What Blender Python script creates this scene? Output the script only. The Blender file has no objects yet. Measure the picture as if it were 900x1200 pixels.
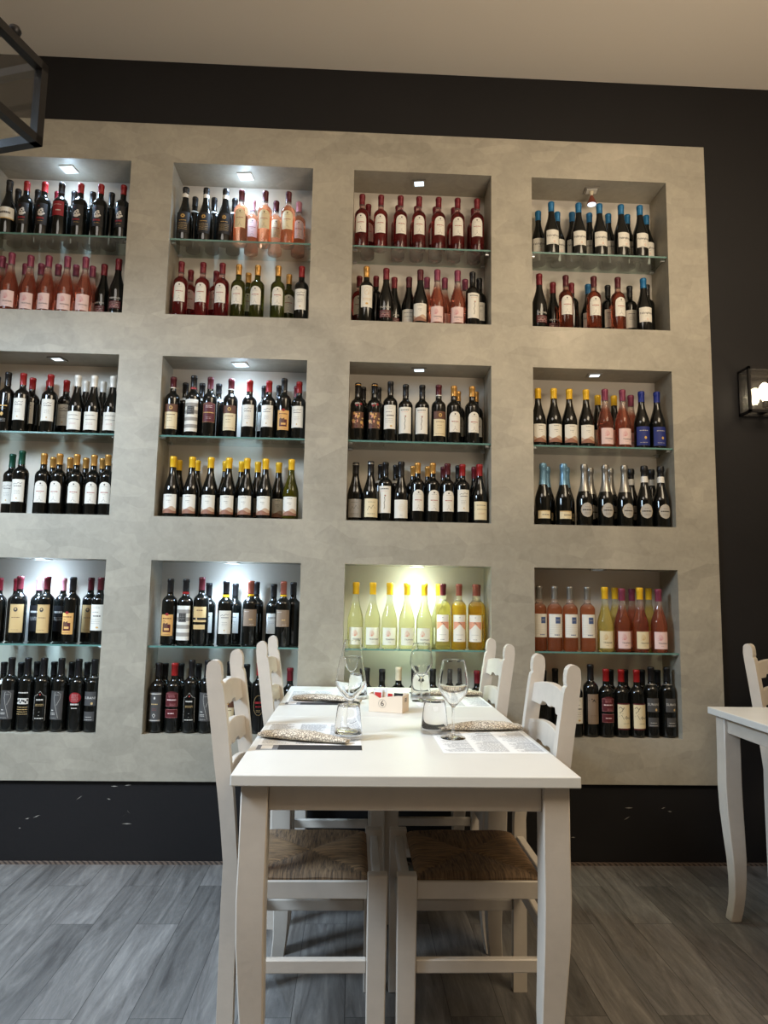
import bpy, bmesh, math, random
from mathutils import Vector, Matrix
random.seed(7)
C = bpy.context.scene.collection
PI = math.pi
S = .83                       # plan scale (metres per survey unit)
H = 1.19727                   # eye height
D = 3.32                      # front face of the niche panel
TT = .781                     # table top height

# ------------------------------------------------------------------ materials
def srgb(r, g, b):
    f = lambda c: (c/255/12.92) if c/255 <= .04045 else ((c/255+.055)/1.055)**2.4
    return (f(r), f(g), f(b), 1)
class NT:
    def __init__(s, name):
        s.m = bpy.data.materials.new(name); s.m.use_nodes = True
        s.t = s.m.node_tree; s.t.nodes.clear()
        s.out = s.n('ShaderNodeOutputMaterial')
    def n(s, typ, **kw):
        nd = s.t.nodes.new(typ)
        for k, v in kw.items():
            if k in nd.inputs: nd.inputs[k].default_value = v
            else: setattr(nd, k, v)
        return nd
    def l(s, a, b): s.t.links.new(a, b)
def mat(name, col, rough=.5, metal=0, trans=0, ior=1.45, emis=None, estr=0, bump=0, bscale=60, var=0, vscale=8, spec=.5, coat=0):
    t = NT(name); p = t.n('ShaderNodeBsdfPrincipled')
    p.inputs['Base Color'].default_value = col
    p.inputs['Roughness'].default_value = rough; p.inputs['Metallic'].default_value = metal
    p.inputs['Transmission Weight'].default_value = trans; p.inputs['IOR'].default_value = ior
    p.inputs['Specular IOR Level'].default_value = spec; p.inputs['Coat Weight'].default_value = coat
    if emis: p.inputs['Emission Color'].default_value = emis; p.inputs['Emission Strength'].default_value = estr
    tc = t.n('ShaderNodeTexCoord')
    if var:
        nz = t.n('ShaderNodeTexNoise', Scale=vscale, Detail=4.0); t.l(tc.outputs['Object'], nz.inputs['Vector'])
        hs = t.n('ShaderNodeHueSaturation'); hs.inputs['Color'].default_value = col
        mr = t.n('ShaderNodeMapRange'); mr.inputs['From Min'].default_value = .3; mr.inputs['From Max'].default_value = .7
        mr.inputs['To Min'].default_value = 1-var; mr.inputs['To Max'].default_value = 1+var
        t.l(nz.outputs['Fac'], mr.inputs['Value']); t.l(mr.outputs['Result'], hs.inputs['Value']); t.l(hs.outputs['Color'], p.inputs['Base Color'])
    if bump:
        nb = t.n('ShaderNodeTexNoise', Scale=bscale, Detail=3.0); t.l(tc.outputs['Object'], nb.inputs['Vector'])
        b = t.n('ShaderNodeBump', Strength=bump, Distance=.004); t.l(nb.outputs['Fac'], b.inputs['Height']); t.l(b.outputs['Normal'], p.inputs['Normal'])
    t.l(p.outputs[0], t.out.inputs[0])
    return t.m
def pane_mat(name, tint, gl=1.0, rough=.02):
    t = NT(name); tr = t.n('ShaderNodeBsdfTransparent', Color=tint); g = t.n('ShaderNodeBsdfGlossy', Roughness=rough)
    fr = t.n('ShaderNodeFresnel', IOR=1.5); mx = t.n('ShaderNodeMixShader')
    ml = t.n('ShaderNodeMath', operation='MULTIPLY'); ml.inputs[1].default_value = gl
    ge = t.n('ShaderNodeNewGeometry'); mi = t.n('ShaderNodeMapRange'); mi.inputs['To Min'].default_value = 1.5; mi.inputs['To Max'].default_value = 1/1.5
    t.l(ge.outputs['Backfacing'], mi.inputs['Value']); t.l(mi.outputs[0], fr.inputs['IOR'])     # same reflectance from both sides
    t.l(fr.outputs[0], ml.inputs[0]); t.l(ml.outputs[0], mx.inputs[0]); t.l(tr.outputs[0], mx.inputs[1]); t.l(g.outputs[0], mx.inputs[2])
    t.l(mx.outputs[0], t.out.inputs[0]); return t.m
def wine_mat(name, col, clear, z0, z1, rough=.03):
    """coloured wine below, clear glass above the fill line (object z)"""
    t = NT(name); p = t.n('ShaderNodeBsdfPrincipled'); p.inputs['Roughness'].default_value = rough
    p.inputs['Transmission Weight'].default_value = .86; p.inputs['IOR'].default_value = 1.34
    tc = t.n('ShaderNodeTexCoord'); sx = t.n('ShaderNodeSeparateXYZ'); mr = t.n('ShaderNodeMapRange')
    mr.inputs['From Min'].default_value = z0; mr.inputs['From Max'].default_value = z1
    mx = t.n('ShaderNodeMix', data_type='RGBA'); mx.inputs[6].default_value = col; mx.inputs[7].default_value = clear
    t.l(tc.outputs['Object'], sx.inputs[0]); t.l(sx.outputs['Z'], mr.inputs['Value']); t.l(mr.outputs[0], mx.inputs[0])
    t.l(mx.outputs[2], p.inputs['Base Color']); t.l(p.outputs[0], t.out.inputs[0]); return t.m

M = {}
# stucco panel: silvery beige trowelled plaster
def stucco(name, c1, c2, rough=.5):
    t = NT(name); p = t.n('ShaderNodeBsdfPrincipled', Roughness=rough); p.inputs['Metallic'].default_value = .12
    tc = t.n('ShaderNodeTexCoord')
    n1 = t.n('ShaderNodeTexNoise', Scale=1.6, Detail=5.0, Distortion=1.2); n2 = t.n('ShaderNodeTexNoise', Scale=26.0, Detail=5.0, Roughness=.65, Distortion=.8)
    v = t.n('ShaderNodeTexVoronoi', Scale=7.0); mp = t.n('ShaderNodeMapping'); mp.inputs['Rotation'].default_value = (0, .7, 0); mp.inputs['Scale'].default_value = (1, 1, 2.2)
    t.l(tc.outputs['Object'], mp.inputs[0]); t.l(mp.outputs[0], v.inputs['Vector'])
    for n in (n1, n2): t.l(tc.outputs['Object'], n.inputs['Vector'])
    a = t.n('ShaderNodeMath', operation='MULTIPLY'); a.inputs[1].default_value = .5; t.l(n1.outputs['Fac'], a.inputs[0])
    b = t.n('ShaderNodeMath', operation='MULTIPLY_ADD'); b.inputs[1].default_value = .28; t.l(n2.outputs['Fac'], b.inputs[0]); t.l(a.outputs[0], b.inputs[2])
    sv = t.n('ShaderNodeSeparateColor'); t.l(v.outputs['Color'], sv.inputs[0])
    d = t.n('ShaderNodeMath', operation='MULTIPLY_ADD'); d.inputs[1].default_value = .10; t.l(sv.outputs[0], d.inputs[0]); t.l(b.outputs[0], d.inputs[2])
    cr = t.n('ShaderNodeValToRGB'); cr.color_ramp.elements[0].position = .25; cr.color_ramp.elements[0].color = c1
    cr.color_ramp.elements[1].position = .65; cr.color_ramp.elements[1].color = c2
    t.l(d.outputs[0], cr.inputs[0]); t.l(cr.outputs[0], p.inputs['Base Color'])
    bm_ = t.n('ShaderNodeBump', Strength=.12, Distance=.004); t.l(n2.outputs['Fac'], bm_.inputs['Height']); t.l(bm_.outputs[0], p.inputs['Normal'])
    t.l(p.outputs[0], t.out.inputs[0]); return t.m
M['stucco'] = stucco('silver_beige_stucco', srgb(140, 134, 120), srgb(184, 175, 157))
M['niche_back'] = mat('cream_niche_board', srgb(214, 205, 190), .7, bump=.1)
M['black_wall'] = mat('black_wall_paint', srgb(25, 23, 23), .6, spec=.3, bump=.15, bscale=40, var=.12, vscale=2)
M['ceiling'] = mat('warm_ceiling_paint', srgb(205, 194, 178), .9, bump=.05)
M['side_wall'] = mat('plain_side_wall', srgb(150, 140, 125), .9, bump=.05)
def wood_floor():
    t = NT('grey_vinyl_planks'); p = t.n('ShaderNodeBsdfPrincipled'); tc = t.n('ShaderNodeTexCoord')
    mp = t.n('ShaderNodeMapping'); mp.inputs['Rotation'].default_value = (0, 0, PI/2)
    t.l(tc.outputs['Object'], mp.inputs[0])
    br = t.n('ShaderNodeTexBrick', Scale=1.0); br.offset = .37; br.offset_frequency = 2; br.squash = 1
    br.inputs['Brick Width'].default_value = .92; br.inputs['Row Height'].default_value = .152
    br.inputs['Mortar Size'].default_value = .0011; br.inputs['Mortar Smooth'].default_value = .3
    br.inputs['Color1'].default_value = (0, 0, 0, 1); br.inputs['Color2'].default_value = (1, 1, 1, 1); br.inputs['Mortar'].default_value = (.5, .5, .5, 1)
    t.l(mp.outputs[0], br.inputs['Vector'])
    # grain stretched along y, shifted per plank
    sc = t.n('ShaderNodeVectorMath', operation='MULTIPLY'); sc.inputs[1].default_value = (13, 1.3, 1)
    t.l(tc.outputs['Object'], sc.inputs[0])
    sh = t.n('ShaderNodeVectorMath', operation='MULTIPLY_ADD'); sh.inputs[1].default_value = (7, 31, 5)
    t.l(br.outputs['Color'], sh.inputs[0]); t.l(sc.outputs[0], sh.inputs[2])
    g = t.n('ShaderNodeTexNoise', Scale=1.5, Detail=7.0, Roughness=.68, Distortion=1.1); t.l(sh.outputs[0], g.inputs['Vector'])
    g2 = t.n('ShaderNodeTexNoise', Scale=14.0, Detail=6.0, Roughness=.8, Distortion=.5); t.l(sh.outputs[0], g2.inputs['Vector'])
    cr = t.n('ShaderNodeValToRGB'); e = cr.color_ramp.elements
    e[0].position = .26; e[0].color = srgb(54, 50, 47); e[1].position = .78; e[1].color = srgb(136, 130, 123)
    e2 = e.new(.42); e2.color = srgb(88, 84, 80); e3 = e.new(.56); e3.color = srgb(106, 102, 97)
    t.l(g.outputs['Fac'], cr.inputs[0])
    hs = t.n('ShaderNodeHueSaturation', Saturation=.9); t.l(cr.outputs[0], hs.inputs['Color'])
    mr = t.n('ShaderNodeMapRange'); mr.inputs['To Min'].default_value = .72; mr.inputs['To Max'].default_value = 1.22; t.l(br.outputs['Color'], mr.inputs['Value'])
    m2 = t.n('ShaderNodeMath', operation='MULTIPLY_ADD'); m2.inputs[1].default_value = .8; t.l(g2.outputs['Fac'], m2.inputs[0])
    m3 = t.n('ShaderNodeMath', operation='SUBTRACT'); m3.inputs[1].default_value = .4; t.l(mr.outputs[0], m3.inputs[0]); t.l(m3.outputs[0], m2.inputs[2])
    t.l(m2.outputs[0], hs.inputs['Value'])
    mx = t.n('ShaderNodeMix', data_type='RGBA'); mx.inputs[7].default_value = srgb(38, 35, 33)
    t.l(br.outputs['Fac'], mx.inputs[0]); t.l(hs.outputs[0], mx.inputs[6]); t.l(mx.outputs[2], p.inputs['Base Color'])
    p.inputs['Roughness'].default_value = .42
    b = t.n('ShaderNodeBump', Strength=.2, Distance=.002); t.l(g2.outputs['Fac'], b.inputs['Height']); t.l(b.outputs[0], p.inputs['Normal'])
    t.l(p.outputs[0], t.out.inputs[0]); return t.m
M['floor'] = wood_floor()
M['white_wood'] = mat('white_painted_wood', srgb(201, 191, 178), .42, bump=.08, bscale=90, var=.04, vscale=20)
M['table_top'] = mat('white_table_laminate', srgb(216, 214, 207), .38, bump=.03, bscale=30, var=.02)
M['pane'] = pane_mat('clear_pane', (.97, .98, .98, 1))
M['shelf'] = pane_mat('clear_shelf_glass', (.86, .93, .91, 1), 1.6)
M['shelf_edge'] = mat('green_glass_edge', srgb(120, 165, 155), .15, trans=.4, ior=1.5)
M['steel'] = mat('brushed_steel', srgb(190, 190, 190), .3, 1)
M['black_metal'] = mat('black_lamp_metal', srgb(26, 24, 24), .4, .3)
M['glass'] = mat('clear_drinking_glass', (1, 1, 1, 1), 0.0, trans=1, ior=1.30)
M['tumbler_glass'] = mat('clear_tumbler_glass', (1, 1, 1, 1), 0.0, trans=1, ior=1.16)
M['brass'] = mat('aged_brass', srgb(120, 100, 70), .4, .9)
def emat(name, col, s):
    return mat(name, (0, 0, 0, 1), .5, emis=col, estr=s)
M['led'] = emat('cool_led', (.72, .88, 1, 1), 22)
M['led_dim'] = emat('dim_led', (.80, .93, 1, 1), 2.2)
M['filament'] = emat('warm_filament', (1, .80, .50, 1), 60)
M['bulb'] = mat('glowing_bulb_glass', srgb(255, 225, 180), .3, emis=(1, .80, .55, 1), estr=40)
M['bulb_off'] = pane_mat('bulb_glass', (1, .97, .9, 1))
def rush(name, axis):
    t = NT(name); p = t.n('ShaderNodeBsdfPrincipled', Roughness=.75); tc = t.n('ShaderNodeTexCoord')
    mp = t.n('ShaderNodeMapping'); mp.inputs['Scale'].default_value = (22, 260, 1) if axis == 'x' else (260, 22, 1)
    t.l(tc.outputs['Object'], mp.inputs[0]); n = t.n('ShaderNodeTexNoise', Scale=1.0, Detail=3.0, Roughness=.6); t.l(mp.outputs[0], n.inputs['Vector'])
    cr = t.n('ShaderNodeValToRGB'); e = cr.color_ramp.elements; e[0].position = .3; e[0].color = srgb(60, 44, 29) if axis == 'x' else srgb(50, 37, 26); e[1].position = .72; e[1].color = srgb(166, 130, 90) if axis == 'x' else srgb(142, 112, 80)
    t.l(n.outputs['Fac'], cr.inputs[0]); t.l(cr.outputs[0], p.inputs['Base Color'])
    b = t.n('ShaderNodeBump', Strength=.7, Distance=.003); t.l(n.outputs['Fac'], b.inputs['Height']); t.l(b.outputs[0], p.inputs['Normal'])
    t.l(p.outputs[0], t.out.inputs[0]); return t.m
M['rush_x'] = rush('rush_strands_across', 'x'); M['rush_y'] = rush('rush_strands_along', 'y')
def stripes(name, c1, c2, scale):
    t = NT(name); p = t.n('ShaderNodeBsdfPrincipled', Roughness=.7); tc = t.n('ShaderNodeTexCoord')
    w = t.n('ShaderNodeTexWave', Scale=scale, Distortion=2.0, Detail=1.0); w.bands_direction = 'DIAGONAL'
    t.l(tc.outputs['Object'], w.inputs[0]); cr = t.n('ShaderNodeValToRGB'); e = cr.color_ramp.elements
    e[0].position = .3; e[0].color = c1; e[1].position = .5; e[1].color = c2
    t.l(w.outputs['Fac'], cr.inputs[0]); t.l(cr.outputs[0], p.inputs['Base Color']); t.l(p.outputs[0], t.out.inputs[0]); return t.m
M['rope'] = stripes('rope_trim', srgb(58, 48, 42), srgb(104, 88, 76), 26)
def bagmat():
    t = NT('printed_kraft_bag'); p = t.n('ShaderNodeBsdfPrincipled', Roughness=.85); tc = t.n('ShaderNodeTexCoord')
    v = t.n('ShaderNodeTexVoronoi', Scale=125.0); v.feature = 'DISTANCE_TO_EDGE'; t.l(tc.outputs['Object'], v.inputs['Vector'])
    cr = t.n('ShaderNodeValToRGB'); e = cr.color_ramp.elements; e[0].position = .02; e[0].color = srgb(112, 98, 84); e[1].position = .16; e[1].color = srgb(226, 216, 198)
    t.l(v.outputs['Distance'], cr.inputs[0]); t.l(cr.outputs[0], p.inputs['Base Color'])
    n = t.n('ShaderNodeTexNoise', Scale=60.0, Detail=4.0); t.l(tc.outputs['Object'], n.inputs['Vector'])
    b = t.n('ShaderNodeBump', Strength=.6, Distance=.004); t.l(n.outputs['Fac'], b.inputs['Height']); t.l(b.outputs[0], p.inputs['Normal'])
    t.l(p.outputs[0], t.out.inputs[0]); return t.m
M['bag'] = bagmat()
M['paper'] = mat('white_paper', srgb(232, 232, 230), .8)
M['ink'] = mat('grey_print', srgb(120, 122, 128), .8)
M['ink_dark'] = mat('black_print', srgb(34, 32, 34), .7)
M['carton'] = mat('cream_carton', srgb(226, 208, 186), .7)
M['red_paper'] = mat('red_sachet', srgb(196, 48, 44), .6)
M['maroon_paper'] = mat('maroon_sachet', srgb(96, 24, 30), .6)
# bottle glass
M['dark'] = mat('dark_bottle_glass', srgb(14, 15, 13), .06, spec=.6)
M['wine_red'] = wine_mat('red_rose_wine', srgb(146, 46, 46), srgb(226, 190, 184), .205, .225)
M['wine_rust'] = wine_mat('rust_rose_wine', srgb(150, 74, 52), srgb(215, 180, 165), .205, .225)
M['wine_pink'] = wine_mat('pink_rose_wine', srgb(198, 118, 94), srgb(232, 214, 206), .19, .225)
M['wine_peach'] = wine_mat('peach_rose_wine', srgb(238, 160, 118), srgb(240, 228, 222), .205, .225)
M['wine_amber'] = wine_mat('amber_rose_wine', srgb(206, 130, 92), srgb(236, 220, 210), .205, .225)
M['wine_pale'] = wine_mat('pale_yellow_wine', srgb(238, 240, 190), srgb(242, 246, 232), .19, .225)
M['wine_yellow'] = wine_mat('yellow_wine', srgb(238, 226, 138), srgb(244, 244, 220), .205, .225)
M['wine_gold'] = wine_mat('golden_wine', srgb(226, 186, 60), srgb(238, 232, 200), .205, .225)
M['olive'] = wine_mat('olive_bottle_glass', srgb(112, 108, 30), srgb(112, 108, 30), .2, .3)
M['green_glass'] = wine_mat('green_bottle_glass', srgb(84, 88, 34), srgb(84, 88, 34), .2, .3)
for k, c, r_, mt in [('black', (20, 18, 18), .35, 0), ('red', (142, 24, 24), .35, .1), ('maroon', (82, 26, 32), .35, .2), ('winered', (108, 22, 32), .35, .2), ('purple', (130, 56, 78), .35, .2), ('gold', (196, 146, 76), .3, .5),
                 ('yellow', (226, 178, 34), .35, .1), ('blue', (30, 104, 150), .35, .2), ('navy', (24, 40, 120), .35, .2), ('white', (222, 218, 208), .4, .1), ('green', (16, 70, 52), .35, .2),
                 ('lightblue', (112, 152, 178), .3, .4), ('silver', (150, 146, 138), .3, .7), ('pinkcap', (214, 140, 150), .35, .2), ('copper', (140, 78, 62), .35, .3), ('cream', (214, 200, 170), .5, 0)]:
    M['cap_'+k] = mat(k+'_foil', srgb(*c), r_, mt)
for k, c in [('white', (224, 219, 206)), ('cream', (222, 206, 168)), ('pinkish', (226, 196, 190)), ('grey', (72, 70, 68)), ('midgrey', (150, 144, 134)), ('black', (22, 20, 20)), ('red', (140, 24, 30)), ('darkred', (84, 22, 26)),
             ('brown', (96, 62, 46)), ('tan', (204, 172, 118)), ('taupe', (134, 114, 94)), ('orange', (214, 164, 96)), ('dune', (146, 100, 78)), ('dune2', (192, 162, 136)), ('navy', (28, 40, 110)), ('blue', (72, 90, 130)),
             ('gold', (206, 164, 90)), ('silver', (176, 170, 160)), ('text', (70, 62, 58)), ('textlight', (206, 200, 190)), ('textred', (160, 60, 50)), ('rosepink', (208, 140, 140)), ('pale', (226, 226, 206)), ('salmon', (214, 150, 120))]:
    M['lab_'+k] = mat('label_'+k, srgb(*c), .55)

# ------------------------------------------------------------------ object helpers
def link(name, me, parent=None):
    o = bpy.data.objects.new(name, me); C.objects.link(o)
    if parent: o.parent = parent
    return o
def mesh(name, verts, faces, mats, idx=None, smooth=False):
    me = bpy.data.meshes.new(name); me.from_pydata(verts, [], faces)
    for m in (mats if isinstance(mats, (list, tuple)) else [mats]): me.materials.append(m)
    if idx: me.polygons.foreach_set('material_index', idx)
    if smooth: me.polygons.foreach_set('use_smooth', [True]*len(me.polygons))
    me.update(); return me
def tag(o, label=None, cat=None, group=None, kind=None):
    if label: o['label'] = label
    if cat: o['category'] = cat
    if group: o['group'] = group
    if kind: o['kind'] = kind
    return o
def empty(name, loc=(0, 0, 0), rz=0):
    o = bpy.data.objects.new(name, None); C.objects.link(o); o.location = loc; o.rotation_euler = (0, 0, rz); o.empty_display_size = .05
    return o
class G:
    """collects geometry for ONE mesh"""
    def __init__(s): s.v = []; s.f = []; s.i = []
    def add(s, vs, fs, mi=0):
        b = len(s.v); s.v += [tuple(v) for v in vs]; s.f += [tuple(b+k for k in f) for f in fs]; s.i += [mi]*len(fs)
    def box(s, x0, x1, y0, y1, z0, z1, mi=0):
        s.add([(x, y, z) for z in (z0, z1) for y in (y0, y1) for x in (x0, x1)],
              [(0, 2, 3, 1), (4, 5, 7, 6), (0, 1, 5, 4), (2, 6, 7, 3), (0, 4, 6, 2), (1, 3, 7, 5)], mi)
    def bar(s, a, b, w, mi=0, up=(0, 0, 1)):
        a, b = Vector(a), Vector(b); d = (b-a).normalized(); u = Vector(up)
        if abs(d.dot(u)) > .95: u = Vector((1, 0, 0))
        r = d.cross(u).normalized(); u = r.cross(d)
        vs = [p+r*x*w/2+u*y*w/2 for p in (a-d*w/2, b+d*w/2) for x, y in ((-1, -1), (1, -1), (1, 1), (-1, 1))]
        s.add(vs, [(3, 2, 1, 0), (4, 5, 6, 7)]+[(k, (k+1) % 4, 4+(k+1) % 4, 4+k) for k in range(4)], mi)
    def lathe(s, prof, n=24, mi=0, cap0=True, cap1=True, c=(0, 0)):
        vs = []; fs = []
        for r, z in prof:
            for k in range(n): vs.append((c[0]+r*math.cos(2*PI*k/n), c[1]+r*math.sin(2*PI*k/n), z))
        for j in range(len(prof)-1):
            for k in range(n): fs.append((j*n+k, j*n+(k+1) % n, (j+1)*n+(k+1) % n, (j+1)*n+k))
        if cap0: fs.append(tuple(reversed(range(n))))
        if cap1: fs.append(tuple((len(prof)-1)*n+k for k in range(n)))
        s.add(vs, fs, mi)
    def loft(s, rings, mi=0):
        n = len(rings[0]); vs = [p for r in rings for p in r]; fs = []
        for j in range(len(rings)-1):
            for k in range(n): fs.append((j*n+k, j*n+(k+1) % n, (j+1)*n+(k+1) % n, (j+1)*n+k))
        fs.append(tuple(reversed(range(n)))); fs.append(tuple((len(rings)-1)*n+k for k in range(n)))
        s.add(vs, fs, mi)
    def tube(s, pts, r, n=8, mi=0):
        rings = []
        for i, p in enumerate(pts):
            a = Vector(pts[max(i-1, 0)]); b = Vector(pts[min(i+1, len(pts)-1)]); d = (b-a).normalized()
            u = Vector((0, 0, 1)) if abs(d.z) < .9 else Vector((1, 0, 0)); x = d.cross(u).normalized(); y = x.cross(d)
            rings.append([Vector(p)+x*r*math.cos(2*PI*k/n)+y*r*math.sin(2*PI*k/n) for k in range(n)])
        s.loft(rings, mi)
    def me(s, name, mats, smooth=False, angle=None):
        m = mesh(name, s.v, s.f, mats, s.i, smooth)
        bm = bmesh.new(); bm.from_mesh(m); bmesh.ops.recalc_face_normals(bm, faces=bm.faces); bm.to_mesh(m); bm.free()
        if angle: m.polygons.foreach_set('use_smooth', [True]*len(m.polygons)); m.set_sharp_from_angle(angle=math.radians(angle))
        return m
def bevel(o, w=.003, seg=2):
    md = o.modifiers.new('bevel', 'BEVEL'); md.width = w; md.segments = seg; md.limit_method = 'ANGLE'; md.angle_limit = math.radians(40)
    return o
def copy_tree(o, parent=None):
    c = o.copy(); C.objects.link(c)
    if parent: c.parent = parent
    for ch in list(o.children): copy_tree(ch, c)
    return c

# ------------------------------------------------------------------ room shell
XL, XR, YN, CZ = -3.3, 3.4, -3.2, 3.851
DW = D+.018                                        # face of the black wall
PL, PR, PB, PT = -2.02, 2.0912*S, -1.0134*S+H, 2.776*S+H
ND = .2                                            # niche depth
COLS = [((-2.2031+1.0743*c)*S, (-2.2031+1.0743*c+.828)*S) for c in range(4)]
ROWS = [(1.5955*S+H, 2.5328*S+H), (.4182*S+H, 1.3453*S+H), (-.7695*S+H, .1719*S+H)]
g = G(); g.box(XL-.2, XR+.2, YN-.2, DW+.4, -.1, 0); tag(link('floor', g.me('floor', M['floor'])), kind='structure')
g = G(); g.box(XL-.2, XR+.2, YN-.2, DW+.4, CZ, CZ+.1); tag(link('ceiling', g.me('ceiling', M['ceiling'])), kind='structure')
g = G()
for a in ((XL-.2, PL, 0, CZ), (PR, XR+.2, 0, CZ), (PL, PR, 0, PB), (PL, PR, PT, CZ)): g.box(a[0], a[1], DW, DW+.4, a[2], a[3])
# scuffs where chairs knocked the paint
wb = link('wall_back', g.me('wall_back', [M['black_wall'], M['lab_midgrey']])); tag(wb, kind='structure')
for nm, a in (('wall_left', (XL-.2, XL, YN-.2, DW)), ('wall_right', (XR, XR+.2, YN-.2, DW)), ('wall_front', (XL, XR, YN-.2, YN))):
    g = G(); g.box(*a, 0, CZ); tag(link(nm, g.me(nm, M['side_wall'])), kind='structure')
g = G(); g.box(XL, XR, DW-.010, DW, 0, .012)
bb = link('baseboard_back', g.me('baseboard_back', M['rope'])); tag(bb, kind='structure')
# paint scuffs
g = G()
random.seed(3)
for (x, z, l, a) in [(-1.05, .33, .03, 0), (-.99, .335, .03, .1), (-1.2, .28, .03, .6), (-1.07, .275, .018, -.2), (-1.38, .2, .035, .4), (-1.42, .19, .02, .2), (-.985, .17, .045, 0), (-.98, .22, .02, -.8), (-1.45, .15, .01, 0), (-1.0, .205, .02, .9),
                     (.98, .2, .05, .1), (1.28, .25, .04, 0), (1.27, .205, .035, .5), (1.44, .25, .02, .3), (1.47, .235, .02, -.1), (1.02, .12, .02, 0), (.87, .42, .01, 0), (1.36, .42, .012, 0)]:
    c, s_ = math.cos(a), math.sin(a); w = .0022
    g.add([(x-c*l/2+s_*w*.3, DW-.0012, z-s_*l/2), (x-s_*w, DW-.0012, z-w), (x+c*l/2, DW-.0012, z+s_*l/2), (x+s_*w, DW-.0012, z+w)], [(0, 1, 2, 3)])
o = link('scuff_marks', g.me('scuff_marks', M['lab_midgrey'])); o.parent = wb
# niche panel
g = G()
xs = [PL]+[v for c in COLS for v in c]+[PR]; zs = sorted([PB, PT]+[v for r in ROWS for v in r])
for i in range(len(xs)-1):
    for j in range(len(zs)-1):
        if i % 2 == 1 and j % 2 == 1:
            x0, x1, z0, z1 = xs[i], xs[i+1], zs[j], zs[j+1]; y0, y1 = D, D+ND
            g.add([(x0, y0, z0), (x0, y1, z0), (x0, y1, z1), (x0, y0, z1)], [(0, 1, 2, 3)])
            g.add([(x1, y0, z0), (x1, y1, z0), (x1, y1, z1), (x1, y0, z1)], [(3, 2, 1, 0)])
            g.add([(x0, y0, z0), (x1, y0, z0), (x1, y1, z0), (x0, y1, z0)], [(0, 1, 2, 3)])
            g.add([(x0, y0, z1), (x1, y0, z1), (x1, y1, z1), (x0, y1, z1)], [(3, 2, 1, 0)])
            g.add([(x0, y1, z0), (x1, y1, z0), (x1, y1, z1), (x0, y1, z1)], [(0, 1, 2, 3)], 1)
        else:
            g.add([(xs[i], D, zs[j]), (xs[i+1], D, zs[j]), (xs[i+1], D, zs[j+1]), (xs[i], D, zs[j+1])], [(0, 1, 2, 3)])
for a in ((PL, PL, PB, PT), (PR, PR, PB, PT)): g.add([(a[0], D, a[2]), (a[0], DW+.01, a[2]), (a[0], DW+.01, a[3]), (a[0], D, a[3])], [(0, 1, 2, 3)])
for z in (PB, PT): g.add([(PL, D, z), (PR, D, z), (PR, DW+.01, z), (PL, DW+.01, z)], [(0, 1, 2, 3)])
g.add([(PL, D+ND+.02, PB), (PR, D+ND+.02, PB), (PR, D+ND+.02, PT), (PL, D+ND+.02, PT)], [(0, 1, 2, 3)])
me = mesh('wall_niche_panel', g.v, g.f, [M['stucco'], M['niche_back']], g.i)
tag(link('trim_1', me), kind='structure')

RN = {1: 'top', 2: 'middle', 3: 'bottom'}; CN = {1: 'leftmost', 2: 'second', 3: 'third', 4: 'rightmost'}
SH = [2.912, 1.932, .951]
# glass shelves with edge strip and metal clips
for r in range(3):
    for c in range(4):
        x0, x1 = COLS[c]; z = SH[r]
        t = empty('glass_shelf', ((x0+x1)/2, D+.012, z))
        w = (x1-x0)/2-.001
        g = G(); g.box(-w, w, .002, ND-.014, -.008, 0); link('pane', g.me('shelf_pane', M['shelf']), t)
        g = G(); g.box(-w, w, 0, .002, -.008, 0); link('front_edge', g.me('shelf_edge', M['shelf_edge']), t)
        for sx in (-1, 1):
            for yy in (.02, .15):
                g = G(); g.box(sx*w-sx*.022 if sx > 0 else -w, w if sx > 0 else -w+.022, yy, yy+.016, -.017, -.0082); bevel(link('clip', g.me('clip', M['steel']), t), .002)
        tag(t, f'clear glass shelf inside the {RN[r+1]} row, {CN[c+1]} niche of the wall', 'shelf', 'glass shelves in the wall niches')
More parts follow.
